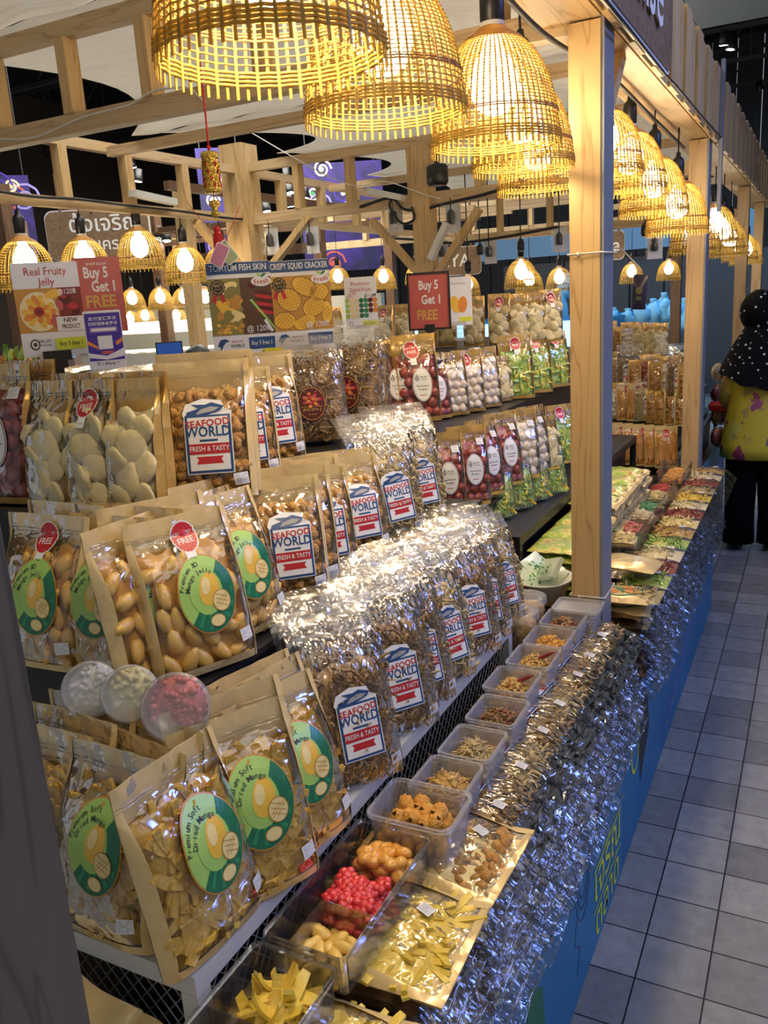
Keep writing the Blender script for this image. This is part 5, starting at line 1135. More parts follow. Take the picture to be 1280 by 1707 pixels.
def food_sign(title, kind, L):
    L.rect(-W_/2, .082, W_/2, .108, NAVY, 1); L.text(title, 0, .095, .0205, WHITE, 2, .012, 0, .74 if len(title) < 18 else .62)
    L.rect(-W_/2, -.060, W_/2, .072, OCHRE if kind else BROWNP, .5)
    random.seed(11 + kind)
    if kind:
        for (x, z, a, b, r) in ((.01, .045, .034, .022, -.5), (.045, .03, .025, .022, .2), (-.03, .015, .032, .028, -.6), (.03, -.005, .030, .024, .4), (-.045, -.035, .028, .022, 0), (.005, -.042, .030, .018, .3), (.062, -.02, .014, .03, 0), (-.06, .055, .018, .012, 0)):
            L.ell(x, z, a, b, BROWNP, 1, 16, 1, r); L.ell(x, z, a*.95, b*.93, YEL, 2, 16, 1, r)
            for k in range(-3, 4):
                for sgn in (1, -1):
                    c, s_ = math.cos(r + sgn*.8), math.sin(r + sgn*.8); o = k * .007; ln = math.sqrt(max(0, 1 - (o / min(a, b)) ** 2)) * min(a, b) * .95 if abs(o) < min(a, b) else 0
                    if ln: L.poly([(x - s_*o - c*ln, z + c*o - s_*ln), (x - s_*(o+.0012) - c*ln, z + c*(o+.0012) - s_*ln), (x - s_*(o+.0012) + c*ln, z + c*(o+.0012) + s_*ln), (x - s_*o + c*ln, z + c*o + s_*ln)], OCHRE, 3)
    else:
        L.rect(-W_/2, -.060, -.0, .072, OLIVE, .7)
        for k in range(16): L.ell(rr(-.045, .01), rr(-.02, .05), rr(.012, .026), rr(.006, .013), [YEL, OLIVE, OCHRE, PALEY][k % 4], 1 + .15*k, 12, 1, rr(-1, 1))
        for k in range(18): L.ell(rr(-.06, .0), rr(-.055, -.035), rr(.004, .009), rr(.003, .005), [YEL, OCHRE][k % 2], 2 + .05*k, 8, 1, rr(-1, 1))
        for k in range(6): L.ell(.055, .035 - .009*k, .022, .0045, RED if k % 2 else MAROON, 2 + .1*k, 12, 1, -.2)
        L.poly([(.02, .02), (.026, .022), (W_/2, -.045), (W_/2, -.052)], LGREEN, 3.5); L.poly([(.05, -.03), (.056, -.026), (.072, -.055), (.066, -.058)], WHITE, 4); L.ell(.03, .055, .012, .008, MAROON, 3); L.ell(.05, .058, .010, .007, CORAL, 3.2)
    L.ell(-.052, .052, .0185, .0185, INK, 5, 22, 1, 0, -.1); L.ell(-.052, .052, .014, .014, GOLDP, 6); L.ell(-.052, .052, .0125, .0125, INK, 7); L.text('BEST', -.052, .056, .008, GOLDP, 8, .01); L.text('SELLER', -.052, .048, .005, GOLDP, 8)
    L.poly([(-.064, .036), (-.054, .036), (-.060, .014), (-.064, .020), (-.070, .017)], RED, 4.5); L.poly([(-.040, .036), (-.050, .036), (-.044, .014), (-.040, .020), (-.034, .017)], RED, 4.5)
    L.ell(.052, .062, .024, .012, WHITE, 6); L.text('Fresh', .052, .061, .0165, RED, 7, .01, .1); L.ell(.048, .076, .007, .003, LGREEN, 7, 10, 1, -.6); L.ell(.058, .076, .007, .003, DGREEN, 7, 10, 1, .6)
    L.text('@ 120฿', .036, -.048, .019, WHITE, 8, .006, 0, .9)
    L.poly([(-.066, -.084), (-.058, -.070), (-.046, -.068), (-.036, -.074), (-.046, -.077), (-.052, -.084), (-.058, -.096), (-.060, -.086)], NAVY, 1); L.text('SEAFOOD', -.018, -.076, .006, RED, 1, .01); L.text('WORLD', -.018, -.086, .011, INK, 1, .01, 0, .85)
    L.rect(.010, -.096, W_/2 - .002, -.068, NAVY, 1); L.text('Buy 5 free 1', .041, -.082, .0145, WHITE, 2, .004, 0, .72); return L
card('price_card', 'blue headed price card reading TOMYUM FISH SKIN, with a yellow clip stand', 403, 515, 2.02, W_, H_, food_sign('TOMYUM FISH SKIN', 0, Lab()), .04, 0, None, (mat('yellow_plastic', (.75, .62, .02), .35), .05, .014), 'A5 price cards', 0, .066)
card('price_card', 'blue headed price card reading CRISPY SQUID CRACKER', 503, 509, 2.10, W_ * 1.0, H_, food_sign('CRISPY SQUID CRACKER', 1, Lab()), .04, 0, None, (PLASTIC, .05, .012), 'A5 price cards')
L = Lab(); L.text('Premium', 0, .060, .017, RED, 1); L.text('Dried Fruits', 0, .042, .017, RED, 1, 0, 0, .85); L.text('@120฿', .030, .022, .013, INK, 1); L.text('NEW', -.030, .026, .014, CORAL, 1, .01, .6); L.ell(-.03, .026, .018, .010, CORAL, .5, 18, 1, .6); L.ell(-.03, .026, .017, .009, WHITE, .8, 18, 1, .6)
for k in range(26): L.ell(-.045 + (k % 7) * .015, .008 - (k // 7) * .016, .0075, .008, [LGREEN, MAROON, DGREEN, PALEY, ORANGEP, LEAFG, CREAM][(k * 3) % 7], 1 + .1 * (k % 3), 10, 1, k)
L.ell(-.036, -.066, .006, .008, INK, 1); L.ell(-.036, -.066, .004, .006, WHITE, 2); L.rect(.0, -.074, .050, -.056, LIME, 1); L.text('Buy 5 free 1', .025, -.065, .0095, INK, 2, .01, 0, .8)
card('price_card', 'small white price card reading Premium Dried Fruits on a clear stand', 602, 505, 2.72, .104, .162, L, .0, 0, None, (PLASTIC, .05, .014))
L = Lab(); L.rect(-.064, -.086, .064, .086, CORAL, .5); L.text('Buy 5', 0, .050, .040, WHITE, 1, .03, 0, .72); L.text('Get 1', .008, .004, .040, WHITE, 1, .03, 0, .72); L.text('FREE', -.008, -.045, .044, GOLDP, 1, .03, 0, .75)
card('framed_promo_sign', 'black framed coral sign reading Buy 5 Get 1 FREE on a black stand', 715, 502, 2.75, .128, .172, L, -.12, 0, BLACK, (BLACK, .07, .010))
L = Lab(); L.text('Premium', .0, .060, .014, GREYI, 1); L.ell(-.012, -.01, .016, .030, YEL, 1, 16, 1, .2); L.ell(.014, -.012, .016, .028, ORANGEP, 1.5, 16, 1, -.1); L.rect(.0, -.07, .045, -.055, LIME, 1)
card('price_card', 'narrow pale price card with two mangoes beside the black framed sign', 764, 502, 2.95, .095, .165, L, .1, 0, None, (PLASTIC, .04, .014))
# small black clamp column left, hanging ornament
t = thing('firecracker_ornament', 'gold and red cylinder ornament with red tassel hanging from the roof beam', 'ornament', dpt(352, 288, 1.95)); REDT = mat('red_silk', (.50, .01, .01), .5); ORN = mat('gold_ornament', (.70, .48, .08), .25, .8, bump=.8, bscale=160)
q = MB(); q.lathe([(0, .045), (.018, .045), (.021, .040), (.021, .034), (.019, .032), (.019, -.032), (.021, -.034), (.021, -.040), (.018, -.045), (0, -.045)], ORN, 20)
for k in range(10):
    for j in range(4): a = k * PI / 5 + j * .3; q.tube([(.0195*math.cos(a + .15*math.sin(s)), .0195*math.sin(a + .15*math.sin(s)), -.028 + j*.015 + .006*math.cos(s)) for s in (0, 1.5, 3, 4.5)], .0016, REDT if (k + j) % 2 else ORN, 4, True)
q.obj('gold_cylinder', t); q = MB(); q.tube([(0, 0, .30), (.001, 0, .12), (0, 0, .045)], .0022, REDT, 6); q.ball((0, 0, .055), .005, REDT); q.tube([(0, 0, -.045), (0, 0, -.09)], .0015, ORN, 5); q.obj('red_cord', t)
q = MB(); q.lathe([(0, -.060), (.012, -.062), (.014, -.070), (.006, -.080), (.011, -.092), (.004, -.100), (.0, -.10)], ORN, 14); q.obj('gourd_charm', t)
q = MB(); q.ball((0, 0, -.125), .009, REDT); q.lathe([(.006, -.125), (.010, -.14), (.012, -.25), (.010, -.256), (0, -.25)], REDT, 16)
for k in range(16): a = k * PI / 8; q.tube([(.010*math.cos(a), .010*math.sin(a), -.135), (.0125*math.cos(a), .0125*math.sin(a), -.262)], .0016, REDT, 4)
q.obj('red_tassel', t)
for i, (u, v, c_, lb, rz) in enumerate([(366, 425, (.45, .16, .28), 'pink rounded tag hanging beside the red tassel', .5), (378, 421, (.35, .42, .22), 'pale green rounded tag hanging beside the pink tag', -.6)]):
    t = thing('hanging_tag', lb, 'tag', dpt(u, v, 1.93 + i*.02), (0, rz, facing(dpt(u, v, 1.9)))); q = MB(); slab(q, rrect(-.016, -.026, .016, .026, .006), .0015, -.0015, WHITE); slab(q, rrect(-.014, -.024, .014, .024, .005), -.0015, -.003, mat('tag_%d' % i, c_, .4)); q.obj('plate', t); q = MB(); q.tube([(0, .0, .024), (0, 0, .12 + .02 * i)], .001, REDT, 4); q.obj('string', t)

# ================================================================== CABLES, SOCKETS, SPOTLIGHT
def cable(pts, label, r=.006, mt=RUBBER, grp=None):
    # smooth through the points
    P_ = [Vector(p) for p in pts]; out_ = []
    for i in range(len(P_) - 1):
        a, b, c, d = P_[max(i-1, 0)], P_[i], P_[i+1], P_[min(i+2, len(P_)-1)]
        for k in range(6): t_ = k / 6; out_.append(.5 * ((2*b) + (-a + c)*t_ + (2*a - 5*b + 4*c - d)*t_*t_ + (-a + 3*b - 3*c + d)*t_**3))
    out_.append(P_[-1]); q = MB(); q.tube(out_, r, mt, 6); o = q.obj('cable'); tag(o, label, 'cable', grp); return o
cable([atx(u, v, -3.08) for u, v in ((-20, 316), (60, 328), (130, 332), (215, 343), (300, 352), (400, 365), (470, 358), (540, 345), (600, 335))], 'black cable strung along the far side beam above the small lamps', .007)
cable([aty(u, v, 4.34) for u, v in ((600, 345), (650, 330), (672, 348), (700, 350), (740, 340), (800, 326), (830, 318), (880, 312), (930, 320))], 'black cable looping along the truss left of the tall pine post', .008)
cable([aty(u, v, 4.32) for u, v in ((655, 325), (650, 345), (670, 372), (690, 365), (686, 345))], 'short black cable loop hanging from the truss end', .007)
cable([aty(u, v, 2.16) for u, v in ((0, 232), (60, 228), (140, 195), (215, 175), (255, 152), (310, 146), (330, 160), (342, 170))], 'white cable running along the near truss chord', .003, WHITEC)
cable([aty(u, v, 4.3) for u, v in ((330, 168), (560, 300), (640, 302), (700, 322), (735, 332))], 'thin white cable hanging below the cloth ceiling', .003, WHITEC)
cable([(-.6, .5, 2.25), (-.585, 1.4, 2.25), (-.58, 2.0, 2.22), (-.575, 2.6, 2.25), (-.575, 3.3, 2.24), (-.575, 4.1, 2.23)], 'black cable along the front beam feeding the big lamps', .006)
cable([aty(u, v, 5.3) for u, v in ((640, 396), (700, 400), (760, 405), (840, 395), (930, 378))], 'farther black cable strung on the second truss', .009)
for i, (u, v) in enumerate([(450, 378), (517, 376), (656, 340), (752, 340), (700, 385), (800, 392), (815, 395), (868, 385), (932, 375), (1075, 360), (1090, 385), (780, 420), (735, 395), (925, 240)]):
    if i == 13: continue
    y = 4.36 if u < 700 or i in (3,) else 5.4 if i not in (9, 10) else 5.2
    t = thing('bare_lamp_socket', 'unlit black lamp socket on its cord, %s from the left under the rear beams' % ORD[sorted([450, 517, 656, 752, 700, 800, 815, 868, 932, 1075, 1090, 780, 735]).index(u)], 'lamp socket', aty(u, v + 30, y), group='unlit lamp sockets')
    q = MB(); q.lathe([(0, .07), (.012, .06), (.022, .045), (.024, .0), (.018, -.012), (0, -.012)], BLACK, 12); q.obj('socket', t); q = MB(); q.tube([(0, 0, .06), (0, .0, max(.12, (2.44 if y > 5 else 2.17) - t.location.z))], .004, RUBBER, 5); q.obj('cord', t)
    if i % 2 == 0 or i in (1, 3):
        q = MB(); q.grid(lambda a, b: Vector(((a - .5) * .085, -.030 + .01 * math.sin(a * 3), (b - .5) * .15 + .02)), 4, 6, FILMH, True); q.grid(lambda a, b: Vector(((a - .5) * .085, .030, (b - .5) * .15 + .02)), 4, 6, mat('white_plastic_bag', (.75, .75, .78), .4), True); q.obj('plastic_wrap', t)
t = thing('black_spotlight', 'black cylindrical spotlight fixed under the roof, left of the tall pine post', 'spotlight', aty(729, 292, 4.2), (0, 0, 0)); q = MB(); q.lathe([(0, .05), (.045, .05), (.055, .04), (.055, -.035), (.045, -.05), (0, -.05)], BLACK, 20); q.obj('housing', t); q = MB(); q.bar((0, 0, .05), (0, 0, .20), .02, .02, BLACK); q.obj('bracket', t); q = MB(); q.lathe([(.04, -.0505), (0, -.0505)], GREYI, 16); q.obj('lens', t)
for i, (a, b) in enumerate([((220, 322), (290, 337)), ((615, 318), (672, 330)), ((745, 372), (718, 432))]):
    y = 4.25; A_, B_ = (atx(*a, -3.06), atx(*b, -3.06)) if i == 0 else (aty(*a, y), aty(*b, y)); o = MB().bar(A_, B_, .05, .03, WHITEM).obj('tube_light_fixture'); tag(o, ['white tube light fixture on the far side beam above the small lamps', 'white tube light fixture on the truss near the top centre', 'white tilted tube light fixture beside the framed sign'][i], 'light fixture')

# ================================================================== NEIGHBOURING STALLS
def board_sign(u, v, d, w, h, txts, label, yaw, outline=True):
    loc = dpt(u, v, d); t = thing('shop_sign', label, 'sign', loc, (0, 0, yaw)); [MB().bar((k_, .01, h*.4), (k_, .01, 2.6 - loc.z), .02, .02, BROWNWOOD).obj('hanger', t) for k_ in (-w*.35, w*.35)]; q = MB(); pts = rrect(-w/2, -h/2, w/2, h/2, h*.18)
    if outline: slab(q, [(x*1.03, z*1.06) for x, z in pts], .02, .0, WHITE)
    slab(q, pts, .0, -.02, SIGNWOOD); q.obj('board', t); L = Lab()
    for (s_, x, z, k) in txts: L.text(s_, x, z, k, WHITE, 0, .01)
    
    for k_ in range(len(L.it)):
        L2 = Lab(); L2.it = [L.it[k_]]; q = MB(); L2.into(q, lambda x, z: -.022); q.obj('lettering', t)
    return t
board_sign(165, 390, 5.6, .66, .30, [('ตั้งเจริญ', .05, .06, .14), ('ขนมครอบเนต', .12, -.07, .105)], 'brown wooden sign with white Thai lettering behind the left lamps', math.atan2(2.6, 5) + .1)
board_sign(752, 436, 8.6, .60, .27, [('AYA', .03, .0, .17)], 'brown wooden sign reading AYA behind the framed red sign', .5)
board_sign(1010, 410, 8.2, .34, .26, [('sa', .07, .0, .17)], 'brown wooden sign ending in sa, right of the tall pine post', .1)
# stall structure beyond, left
for i, (u, d) in enumerate([(32, 6.0), (55, 8.2), (275, 8.5), (325, 6.6), (541, 9), (112, 8.5), (655, 9.5), (1126, 9)]):
    b = dpt(u, 520, d); o = MB().box((-.05, -.05, 0), (.05, .05, 2.6), BROWNWOOD if i not in (3,) else PINE).obj('wooden_post', None, (b.x, b.y, 0)); tag(o, 'distant wooden post of a neighbouring stall, %s from the left' % ORD[sorted([32, 55, 275, 325, 541, 112, 655, 1126]).index(u)], 'post', 'distant wooden posts')
beamobj((-9, 6.6, 2.15), (-3.9, 6.6, 2.15), .06, .08, BROWNWOOD); beamobj((-9, 8.3, 2.3), (-1, 9.4, 2.3), .06, .08, PINEX); beamobj((-9, 8.3, 2.6), (-1, 9.4, 2.6), .06, .06, PINEX); beamobj((-4.2, 5, 2.55), (-4.2, 9, 2.55), .06, .06, BROWNWOOD)
for i in range(12): x = -8.4 + i * .62; beamobj((x, 8.3 + (x + 9) * .137, 2.33), (x, 8.3 + (x + 9) * .137, 2.58), .07, .05, PINE, 'roof_stud')
SHOPW = mat('cream_shop_panel', (.72, .66, .52), .6)
LITP = emis('lit_menu_panel', (1, .86, .62), 1.6); LITB = emis('lit_blue_panel', (.25, .55, 1), 1.6)
o = MB().box((-11, 10.2, 0), (-5.2, 10.3, 1.75), SHOPW).obj('shop_back_panel'); tag(o, 'cream lit back panel of the neighbouring shop at left', 'shop panel')
t = thing('menu_light_box', 'long glowing cream light box under the double lamp row at left', 'light box', dpt(270, 545, 8.9)); MB().box((-.9, 0, -.06), (.9, .06, .06), LITP).obj('panel', t); [MB().bar((k_, .03, .06), (k_, .03, 2.4 - t.location.z), .02, .02, BROWNWOOD).obj('hanger', t) for k_ in (-.8, .8)]
t = thing('glass_counter', 'glass fronted food counter of the neighbouring shop at left', 'counter', dpt(258, 580, 5.6)); t.location.z = 0; t.rotation_euler = (0, 0, .4)
MB().box((-.75, 0, 0), (.75, .5, 1.0), WHITEM).obj('counter_body', t); MB().box((-.72, .03, 1.0), (.72, .035, 1.42), PLASTICC).obj('glass_front', t); MB().box((-.72, .03, 1.42), (.72, .45, 1.43), PLASTICC).obj('glass_top', t)
q = MB(); q.lathe([(0, 0), (.08, .0), (.12, .05), (.13, .055)], WHITE, 16); q.obj('white_bowl', t, (.25, .25, 1.0)); q = MB(); q.ball((0, 0, .06), .09, VEG, 10, 7, (1.3, 1, .5), .4); q.obj('green_food', t, (-.1, .25, 1.0)); q = MB(); q.lathe([(0, .10), (.09, .07), (.13, 0)], GREYI, 18); q.obj('glass_dome', t, (.48, .2, 1.0))
t = thing('monitor', 'dark blue monitor screen on the neighbouring counter', 'monitor', dpt(283, 588, 4.8), (0, 0, facing(dpt(283, 588, 4.8)))); MB().box((-.075, 0, -.062), (.075, .012, .062), BLACK).obj('casing', t); MB().box((-.068, -.002, -.055), (.068, -.0005, .055), mat('screen', (.01, .03, .10), .2, emit=(.02, .06, .25), estr=.4)).obj('screen', t); q = MB(); q.box((-.02, .0, -(t.location.z - .01)), (.02, .01, -.062), BLACK); q.obj('stand', t)
# oranges bunch
t = thing('orange_bunch', 'bunch of oranges with leaves hanging at the left edge', 'oranges', dpt(25, 622, 2.5)); OR_ = mat('orange_peel', (.62, .20, .02), .4, 0, .3, bump=.3, bscale=300)
for i, (du, dv) in enumerate([(-22, -18), (0, -26), (20, -16), (-30, 0), (-9, -4), (9, -6), (24, 6), (-20, 16), (0, 18), (16, 22), (-8, 34), (6, 36)]):
    c = dpt(25 + du, 622 + dv, 2.5 + .02 * (i % 3)) - t.location; q = MB(); q.ball((0, 0, 0), .0195, OR_, 14, 10); q.obj('orange', t, c)
for i in range(6): q = MB(); p_strip(q, (0, 0, 0), VEG, .05, .018, .001, .6, Euler((rr(0, 3), rr(0, 3), rr(0, 3)))); q.obj('leaf', t, dpt(10 + i * 9, 590 + rr(-3, 3), 2.5) - t.location)
# violet banner with swirls
BANN = mat('violet_banner', (.010, .008, .05), .5, mottled=[(.035, .016, .20), (.008, .01, .06), (.05, .03, .16)], mscale=2.2)
for i, (u, v, d, w, h) in enumerate([(572, 362, 10.2, 1.0, 1.25), (372, 340, 10.4, .55, 1.3), (18, 360, 8.8, .45, .8)]):
    loc = dpt(u, v, d); t = thing('patterned_banner', ['violet banner with coral swirls hanging left of the roof truss', 'violet patterned banner behind the far corner post', 'violet patterned banner at the left edge above the lamps'][i], 'banner', loc, (0, 0, facing(loc))); MB().box((-w/2, 0, -h/2), (w/2, .02, h/2), BANN).obj('cloth', t); [MB().bar((k_, .01, h/2), (k_, .01, 5.58 - loc.z), .012, .012, BLACK).obj('hanger', t) for k_ in (-w*.4, w*.4)]
    L = Lab(); random.seed(i + 3)
    for k in range(9):
        cx, cz, r = rr(-w*.4, w*.4), rr(-h*.45, h*.45), rr(.06, .17); mt = [CORAL, PURP2, PURPLE, CREAM][k % 4]
        stroke(L, [(cx + r * (1 - a/22) * math.cos(a*.6), cz + r * (1 - a/22) * math.sin(a*.6)) for a in range(20)], .022, mt, k * .3); L.ell(cx, cz, r*.2, r*.2, [CREAM, LEAFG, CORAL][k % 3], 4)
    q = MB(); L.into(q, lambda x, z: -.002, .0006); q.obj('swirl_print', t)
# blue lit shop at the right, dark panels
t = thing('blue_display_case', 'bright blue lit display case beyond the far bags', 'display case', (-3.7, 11.6, 0)); MB().box((-1.6, -1.3, 0), (1.5, .3, 1.30), BLUE).obj('case_body', t); MB().box((-1.6, -1.32, .95), (1.5, -1.305, 1.28), LITB).obj('lit_front', t)
PB = mat('pale_blue_fabric', (.22, .52, .72), .6, bump=.8, bscale=12)
for i, (u, v, w, h) in enumerate([(1022, 540, .16, .34), (1046, 535, .16, .26), (1068, 528, .22, .30), (1088, 525, .22, .34), (1106, 520, .20, .40), (1124, 528, .22, .46), (1140, 532, .20, .42), (1158, 545, .16, .3), (932, 520, .2, .5), (945, 480, .2, .3)]):
    loc = dpt(u, v, 10.6); t = thing('wrapped_bundle', 'pale blue wrapped bundle, %s from the left in the blue lit shop' % ORD[i], 'bundle', loc, group='pale blue bundles'); q = MB(); q.ball((0, 0, 0), 1, PB, 12, 10, (w/2, .12, h/2), .5, None, i * 3); q.lathe([(.02, h*.42), (.045, h*.56), (.03, h*.60)], PB, 8); q.obj('fabric', t)
q = MB()
for i in range(9): q.box((i * .5, 0, 0), (i * .5 + .47, .06, 2.05), DGREY)
o = q.obj('panel_wall', None, (-4.6, 13.4, 0)); tag(o, 'dark grey panelled wall behind the blue lit shop', 'panel wall')
t = thing('blue_ceiling_banner', 'pale blue lit fascia above the dark panels at right', 'lit fascia', (-3.0, 13.2, 2.15)); MB().box((-2, 0, 0), (2.2, .05, .42), mat('blue_fascia', (.10, .18, .25), .5, emit=(.15, .4, .8), estr=.08)).obj('panel', t)
t = thing('bag_of_snacks', 'dark purple hanging snack bag right of the tall pine post', 'bag', dpt(1066, 487, 5.2), (0, .05, 0)); q = MB(); q.grid(lambda a, b: Vector(((a - .5) * .085, -.02 * math.sin(PI*a) * math.sin(PI*b), (b - .5) * .21)), 6, 8, mat('purple_pack', (.045, .03, .07), .3, 0, .6), True); q.grid(lambda a, b: Vector(((a - .5) * .085, .012 * math.sin(PI*a) * math.sin(PI*b), (b - .5) * .21)), 6, 8, MATS['purple_pack'], True, True); q.obj('pack', t); q = MB(); L = Lab(); L.ell(0, .01, .02, .022, OLIVE, 0, 14); L.text('70', 0, -.04, .03, LGREEN, 0); L.into(q, lambda x, z: -.024); q.obj('print', t)
cable([dpt(u, v, 5.0) for u, v in ((1016, 414), (1034, 415), (1050, 430), (1064, 445))], 'white cord holding the dark purple bag to the pine post', .005, WHITEC)
# far end goods and red tray past the second post
for i in range(10):
    pt = dpt(1196 + (i % 3) * 10, 620 + (i // 3) * 36, 6.2 - .3 * (i // 3)); t = thing('snack_bag', 'small distant snack bag between the second pine post and the woman, %s of its heap' % ORD[i], 'bag', pt, (0, 0, .5), group='distant snack bags by the woman'); q = MB(); q.ball((0, 0, 0), 1, [FISHL, PLUM, CRACK, REDDARK][i % 4], 8, 6, (.045, .03, .06), .3, None, i); q.ball((0, 0, 0), 1, FILMG, 8, 6, (.05, .035, .07), .2, None, i); q.obj('pouch', t)
t = thing('red_tray', 'red plastic tray at waist height left of the woman', 'tray', dpt(1204, 682, 5.6)); t.children or boxshell(.16, .2, .04, RED).obj('tub', t)
# left: flat kraft packs on the table under the rack front
for i, (x, y, z, ty, rz) in enumerate([(-.83, .560, .818, .22, -.02), (-.84, .545, .790, .20, .02), (-.82, .525, .765, .16, -.03), (-.84, .505, .745, .12, 0), (-.82, .485, .725, .08, .03)]):
    flat('kraft', (x - .12, y, z), rz, 'flat kraft pouch of mango pieces, %s in the lean-to pile under the white rack corner' % ORD[i], 'kraft pouches beneath the white rack', (.62, ty))
pile('kraft', -.96, .52, .70, 8, 'flat stack left of the white rack leg')
# brown gold bags lying on top at left
for i in range(9):
    u = 40 + i * 42; b = atz(u, 640 - (8 if i > 5 else 0), 1.502); flat(['brown', 'kraft'][i % 3 == 2], (b.x - .10, b.y + .12, 1.502 + .012 * (i % 3)), -1.2 + rr(-.2, .2), 'brown foil bag lying on the top shelf below the price cards, %s from the left' % ORD[i], 'brown bags lying on the top shelf', (0, 0))
for o in FB.values():
    if o['_u'] == 0: bpy.data.objects.remove(o)

# ================================================================== PEOPLE
def skin_body(pts, edges, radii, mtx, name, parent, sub=2):
    me = bpy.data.meshes.new(name); me.from_pydata(pts, edges, []); o = bpy.data.objects.new(name, me); COL.objects.link(o); o.parent = parent
    o.modifiers.new('skin', 'SKIN'); s = o.modifiers.new('sub', 'SUBSURF'); s.levels = s.render_levels = sub
    for v, r in zip(me.skin_vertices[0].data, radii): v.radius = r if isinstance(r, tuple) else (r, r)
    me.skin_vertices[0].data[0].use_root = True
    dg = bpy.context.evaluated_depsgraph_get(); nm = bpy.data.meshes.new_from_object(o.evaluated_get(dg)); nm.materials.clear(); nm.materials.append(mtx)
    for p_ in nm.polygons: p_.use_smooth = True
    o.modifiers.clear(); o.data = nm; return o
SKIN = mat('skin', (.45, .26, .16), .5)
HIJ, nt, p, out = nodes('black_dotted_scarf'); co = coords(nt); vo = N(nt, 'ShaderNodeTexVoronoi'); vo.inputs['Scale'].default_value = 26; nt.links.new(co, vo.inputs['Vector'])
nt.links.new(ramp(nt, vo.outputs['Distance'], [(.15, (.75, .75, .72)), (.20, (.006, .006, .007))]), p.inputs['Base Color']); p.inputs['Roughness'].default_value = .8; p.inputs['Specular IOR Level'].default_value = .1
TUN, nt, p, out = nodes('yellow_floral_cloth'); co = coords(nt, (1, 1, .8)); vo = N(nt, 'ShaderNodeTexVoronoi'); vo.inputs['Scale'].default_value = 9; vo.inputs['Randomness'].default_value = 1; nz = N(nt, 'ShaderNodeTexNoise'); nz.inputs['Scale'].default_value = 14; nt.links.new(co, nz.inputs['Vector'])
ad = N(nt, 'ShaderNodeVectorMath', operation='MULTIPLY_ADD'); ad.inputs[1].default_value = (.16, .16, .16); nt.links.new(nz.outputs['Color'], ad.inputs[0]); nt.links.new(co, ad.inputs[2]); nt.links.new(ad.outputs[0], vo.inputs['Vector'])
fl = ramp(nt, vo.outputs['Distance'], [(.46, (1, 1, 1)), (.54, (0, 0, 0))]); wn = N(nt, 'ShaderNodeSeparateColor'); nt.links.new(vo.outputs['Color'], wn.inputs[0])
fc = ramp(nt, wn.outputs[0], [(.2, (.30, .02, .05)), (.4, (.45, .10, .20)), (.6, (.62, .50, .04)), (.8, (.14, .08, .16)), (1, (.70, .62, .12))])
mx = N(nt, 'ShaderNodeMixRGB'); mx.inputs[1].default_value = (.72, .58, .04, 1); nt.links.new(fl, mx.inputs[0]); nt.links.new(fc, mx.inputs[2]); nt.links.new(mx.outputs[0], p.inputs['Base Color']); p.inputs['Roughness'].default_value = .7
BLK = mat('black_trousers', (.004, .004, .005), .9, spec=.05)
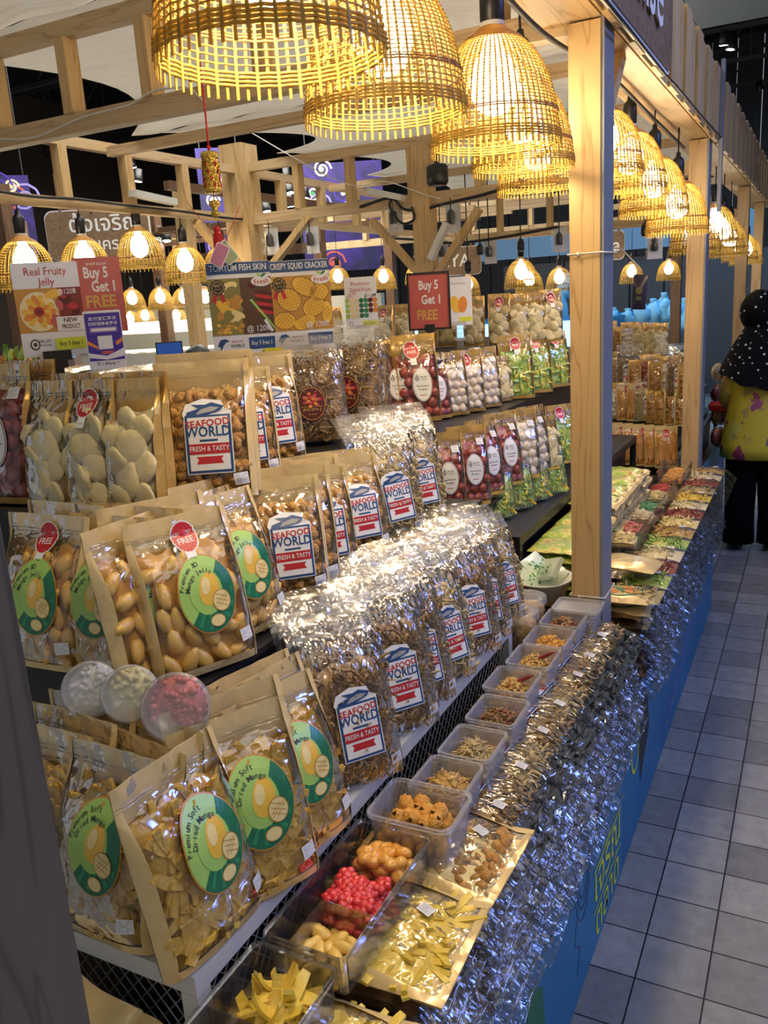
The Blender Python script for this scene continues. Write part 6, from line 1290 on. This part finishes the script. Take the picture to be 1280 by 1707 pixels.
def person(label, loc, yaw, k, scarf, top, legs, hood=True, long=True):
    t = thing('person', label, 'person', loc, (0, 0, yaw)); t.scale = (k,) * 3
    # body: legs and torso as one surface (faces local +Y)
    P_ = [(0, 0, .88), (0, 0, 1.02), (0, -.01, 1.18), (0, -.01, 1.30), (0, 0, 1.385), (0, .015, 1.46), (0, .03, 1.54),
          (.09, 0, .82), (.10, .01, .46), (.10, -.03, .10), (.11, .09, .035), (-.09, 0, .82), (-.10, .03, .46), (-.10, .0, .10), (-.11, .12, .035),
          (.13, 0, 1.30), (.185, .02, 1.08), (.16, .16, .96), (.13, .22, .95), (-.13, 0, 1.30), (-.185, .02, 1.08), (-.16, .16, .96), (-.13, .22, .95)]
    E_ = [(0, 1), (1, 2), (2, 3), (3, 4), (4, 5), (5, 6), (0, 7), (7, 8), (8, 9), (9, 10), (0, 11), (11, 12), (12, 13), (13, 14), (3, 15), (15, 16), (16, 17), (17, 18), (3, 19), (19, 20), (20, 21), (21, 22)]
    R_ = [(.15, .12), (.14, .11), (.14, .11), (.13, .10), (.055, .05), (.05, .05), (.075, .085), .095, .072, .05, .035, .095, .072, .05, .035, .062, .048, .036, .024, .062, .048, .036, .024]
    skin_body(P_, E_, R_, SKIN, 'body', t)
    def lat(prof, mt, nm, sx=1, sy=.72, cy_=0, wv=0, n=32):
        q = MB(); vs = []; fs = []
        for r, z in prof:
            for j in range(n): a = 2*PI*j/n; rr__ = r * (1 + wv * math.sin(a*7) * (1.6 - z)); vs.append((rr__*sx*math.cos(a), cy_ + rr__*sy*math.sin(a), z))
        for i in range(len(prof) - 1):
            for j in range(n): fs.append((i*n+j, i*n+(j+1) % n, (i+1)*n+(j+1) % n, (i+1)*n+j))
        q.add(vs, fs, mt, True); return q.obj(nm, t)
    lat([(.0, 1.40), (.07, 1.39), (.14, 1.34), (.175, 1.28), (.195, 1.15), (.195, 1.02), (.215, .88), (.235, .72), (.24, .64), (.225, .645)], top, 'tunic', 1, .74, 0, .02)
    for s in (1, -1):
        q = MB(); q.tube([(s*.12, 0.01, 1.27), (s*.165, .01, 1.20), (s*.195, .03, 1.08), (s*.185, .10, 1.0), (s*.155, .165, .965)], [.05, .062, .060, .056, .052], top, 12); q.obj('sleeve', t)
        # hand
        q = MB(); q.ball((s*.14, .215, .95), .03, SKIN, 8, 6, (.7, 1.2, .5))
        for f_ in range(4): q.tube([(s*(.125 + .012*f_), .235, .952), (s*(.122 + .012*f_), .262, .944), (s*(.12 + .012*f_), .274, .926)], [.0085, .008, .006], SKIN, 6)
        q.tube([(s*.118, .205, .955), (s*.098, .228, .955), (s*.094, .245, .948)], [.010, .009, .007], SKIN, 6); q.obj('hand', t)
        q = MB(); q.tube([(s*.085, .0, .84), (s*.095, .0, .68), (s*.10, .012 if s > 0 else .03, .46), (s*.105, -.01 if s > 0 else .012, .24), (s*.105, -.02 if s > 0 else .005, .055)], [.115, .115, .10, .095, .10], legs, 16); q.obj('trouser_leg', t)
        q = MB(); q.ball((s*.11, .045 if s > 0 else .07, .035), .05, BLACK, 12, 8, (.95, 2.4, .68)); q.obj('shoe', t)
    if hood:
        q = MB(); q.ball((-.035, .03, 1.565), .118, scarf, 20, 14, (.95, 1.08, 1.12), .05); q.obj('headscarf', t)
        def cape(a, b):
            th = a * 2 * PI; r = .085 + .155 * b ** .8; z = 1.49 - b * .30 - .10 * b * max(0, -math.sin(th)) ** 2
            return Vector((r * 1.12 * math.cos(th), r * .86 * math.sin(th) + .012 - .02 * b, z + .012 * b * math.sin(th * 9)))
        q = MB(); q.grid(cape, 36, 8, scarf, True); q.obj('scarf_cape', t)
        q = MB(); q.ball((0, .125, 1.56), .05, SKIN, 12, 10, (1.05, .55, 1.35)); q.ball((0, .157, 1.555), .011, SKIN, 8, 6, (.8, 1, 1.4)); q.obj('face', t)
        for s in (1, -1): q = MB(); q.ball((s*.02, .150, 1.578), .006, INK, 8, 6, (1.3, .5, .8)); q.obj('eye', t)
    else:
        q = MB(); q.ball((0, .02, 1.60), .10, scarf, 16, 12, (1, 1.1, 1.12), .12); q.obj('hair', t)
    return t
person('person in black dotted headscarf, yellow floral tunic and black trousers, seen from behind', (-.295, 5.56, 0), .30, .94, HIJ, TUN, BLK)
b = dpt(335, 600, 5.2); person('person with black hair standing behind the neighbouring counter, mostly hidden', (b.x, b.y, 0), 2.6, .86, mat('black_hair', (.008, .007, .008), .5), BLK, BLK, False)
b = dpt(95, 640, 4.2); person('person in blue clothes behind the bags at left, mostly hidden', (b.x, b.y, 0), .6, .80, mat('blue_head_cloth', (.05, .09, .42), .6), mat('blue_shirt', (.05, .08, .40), .6), BLK, True)
for o in list(bpy.data.objects):
    for k_ in ('_free', '_u'):
        if k_ in o: del o[k_]
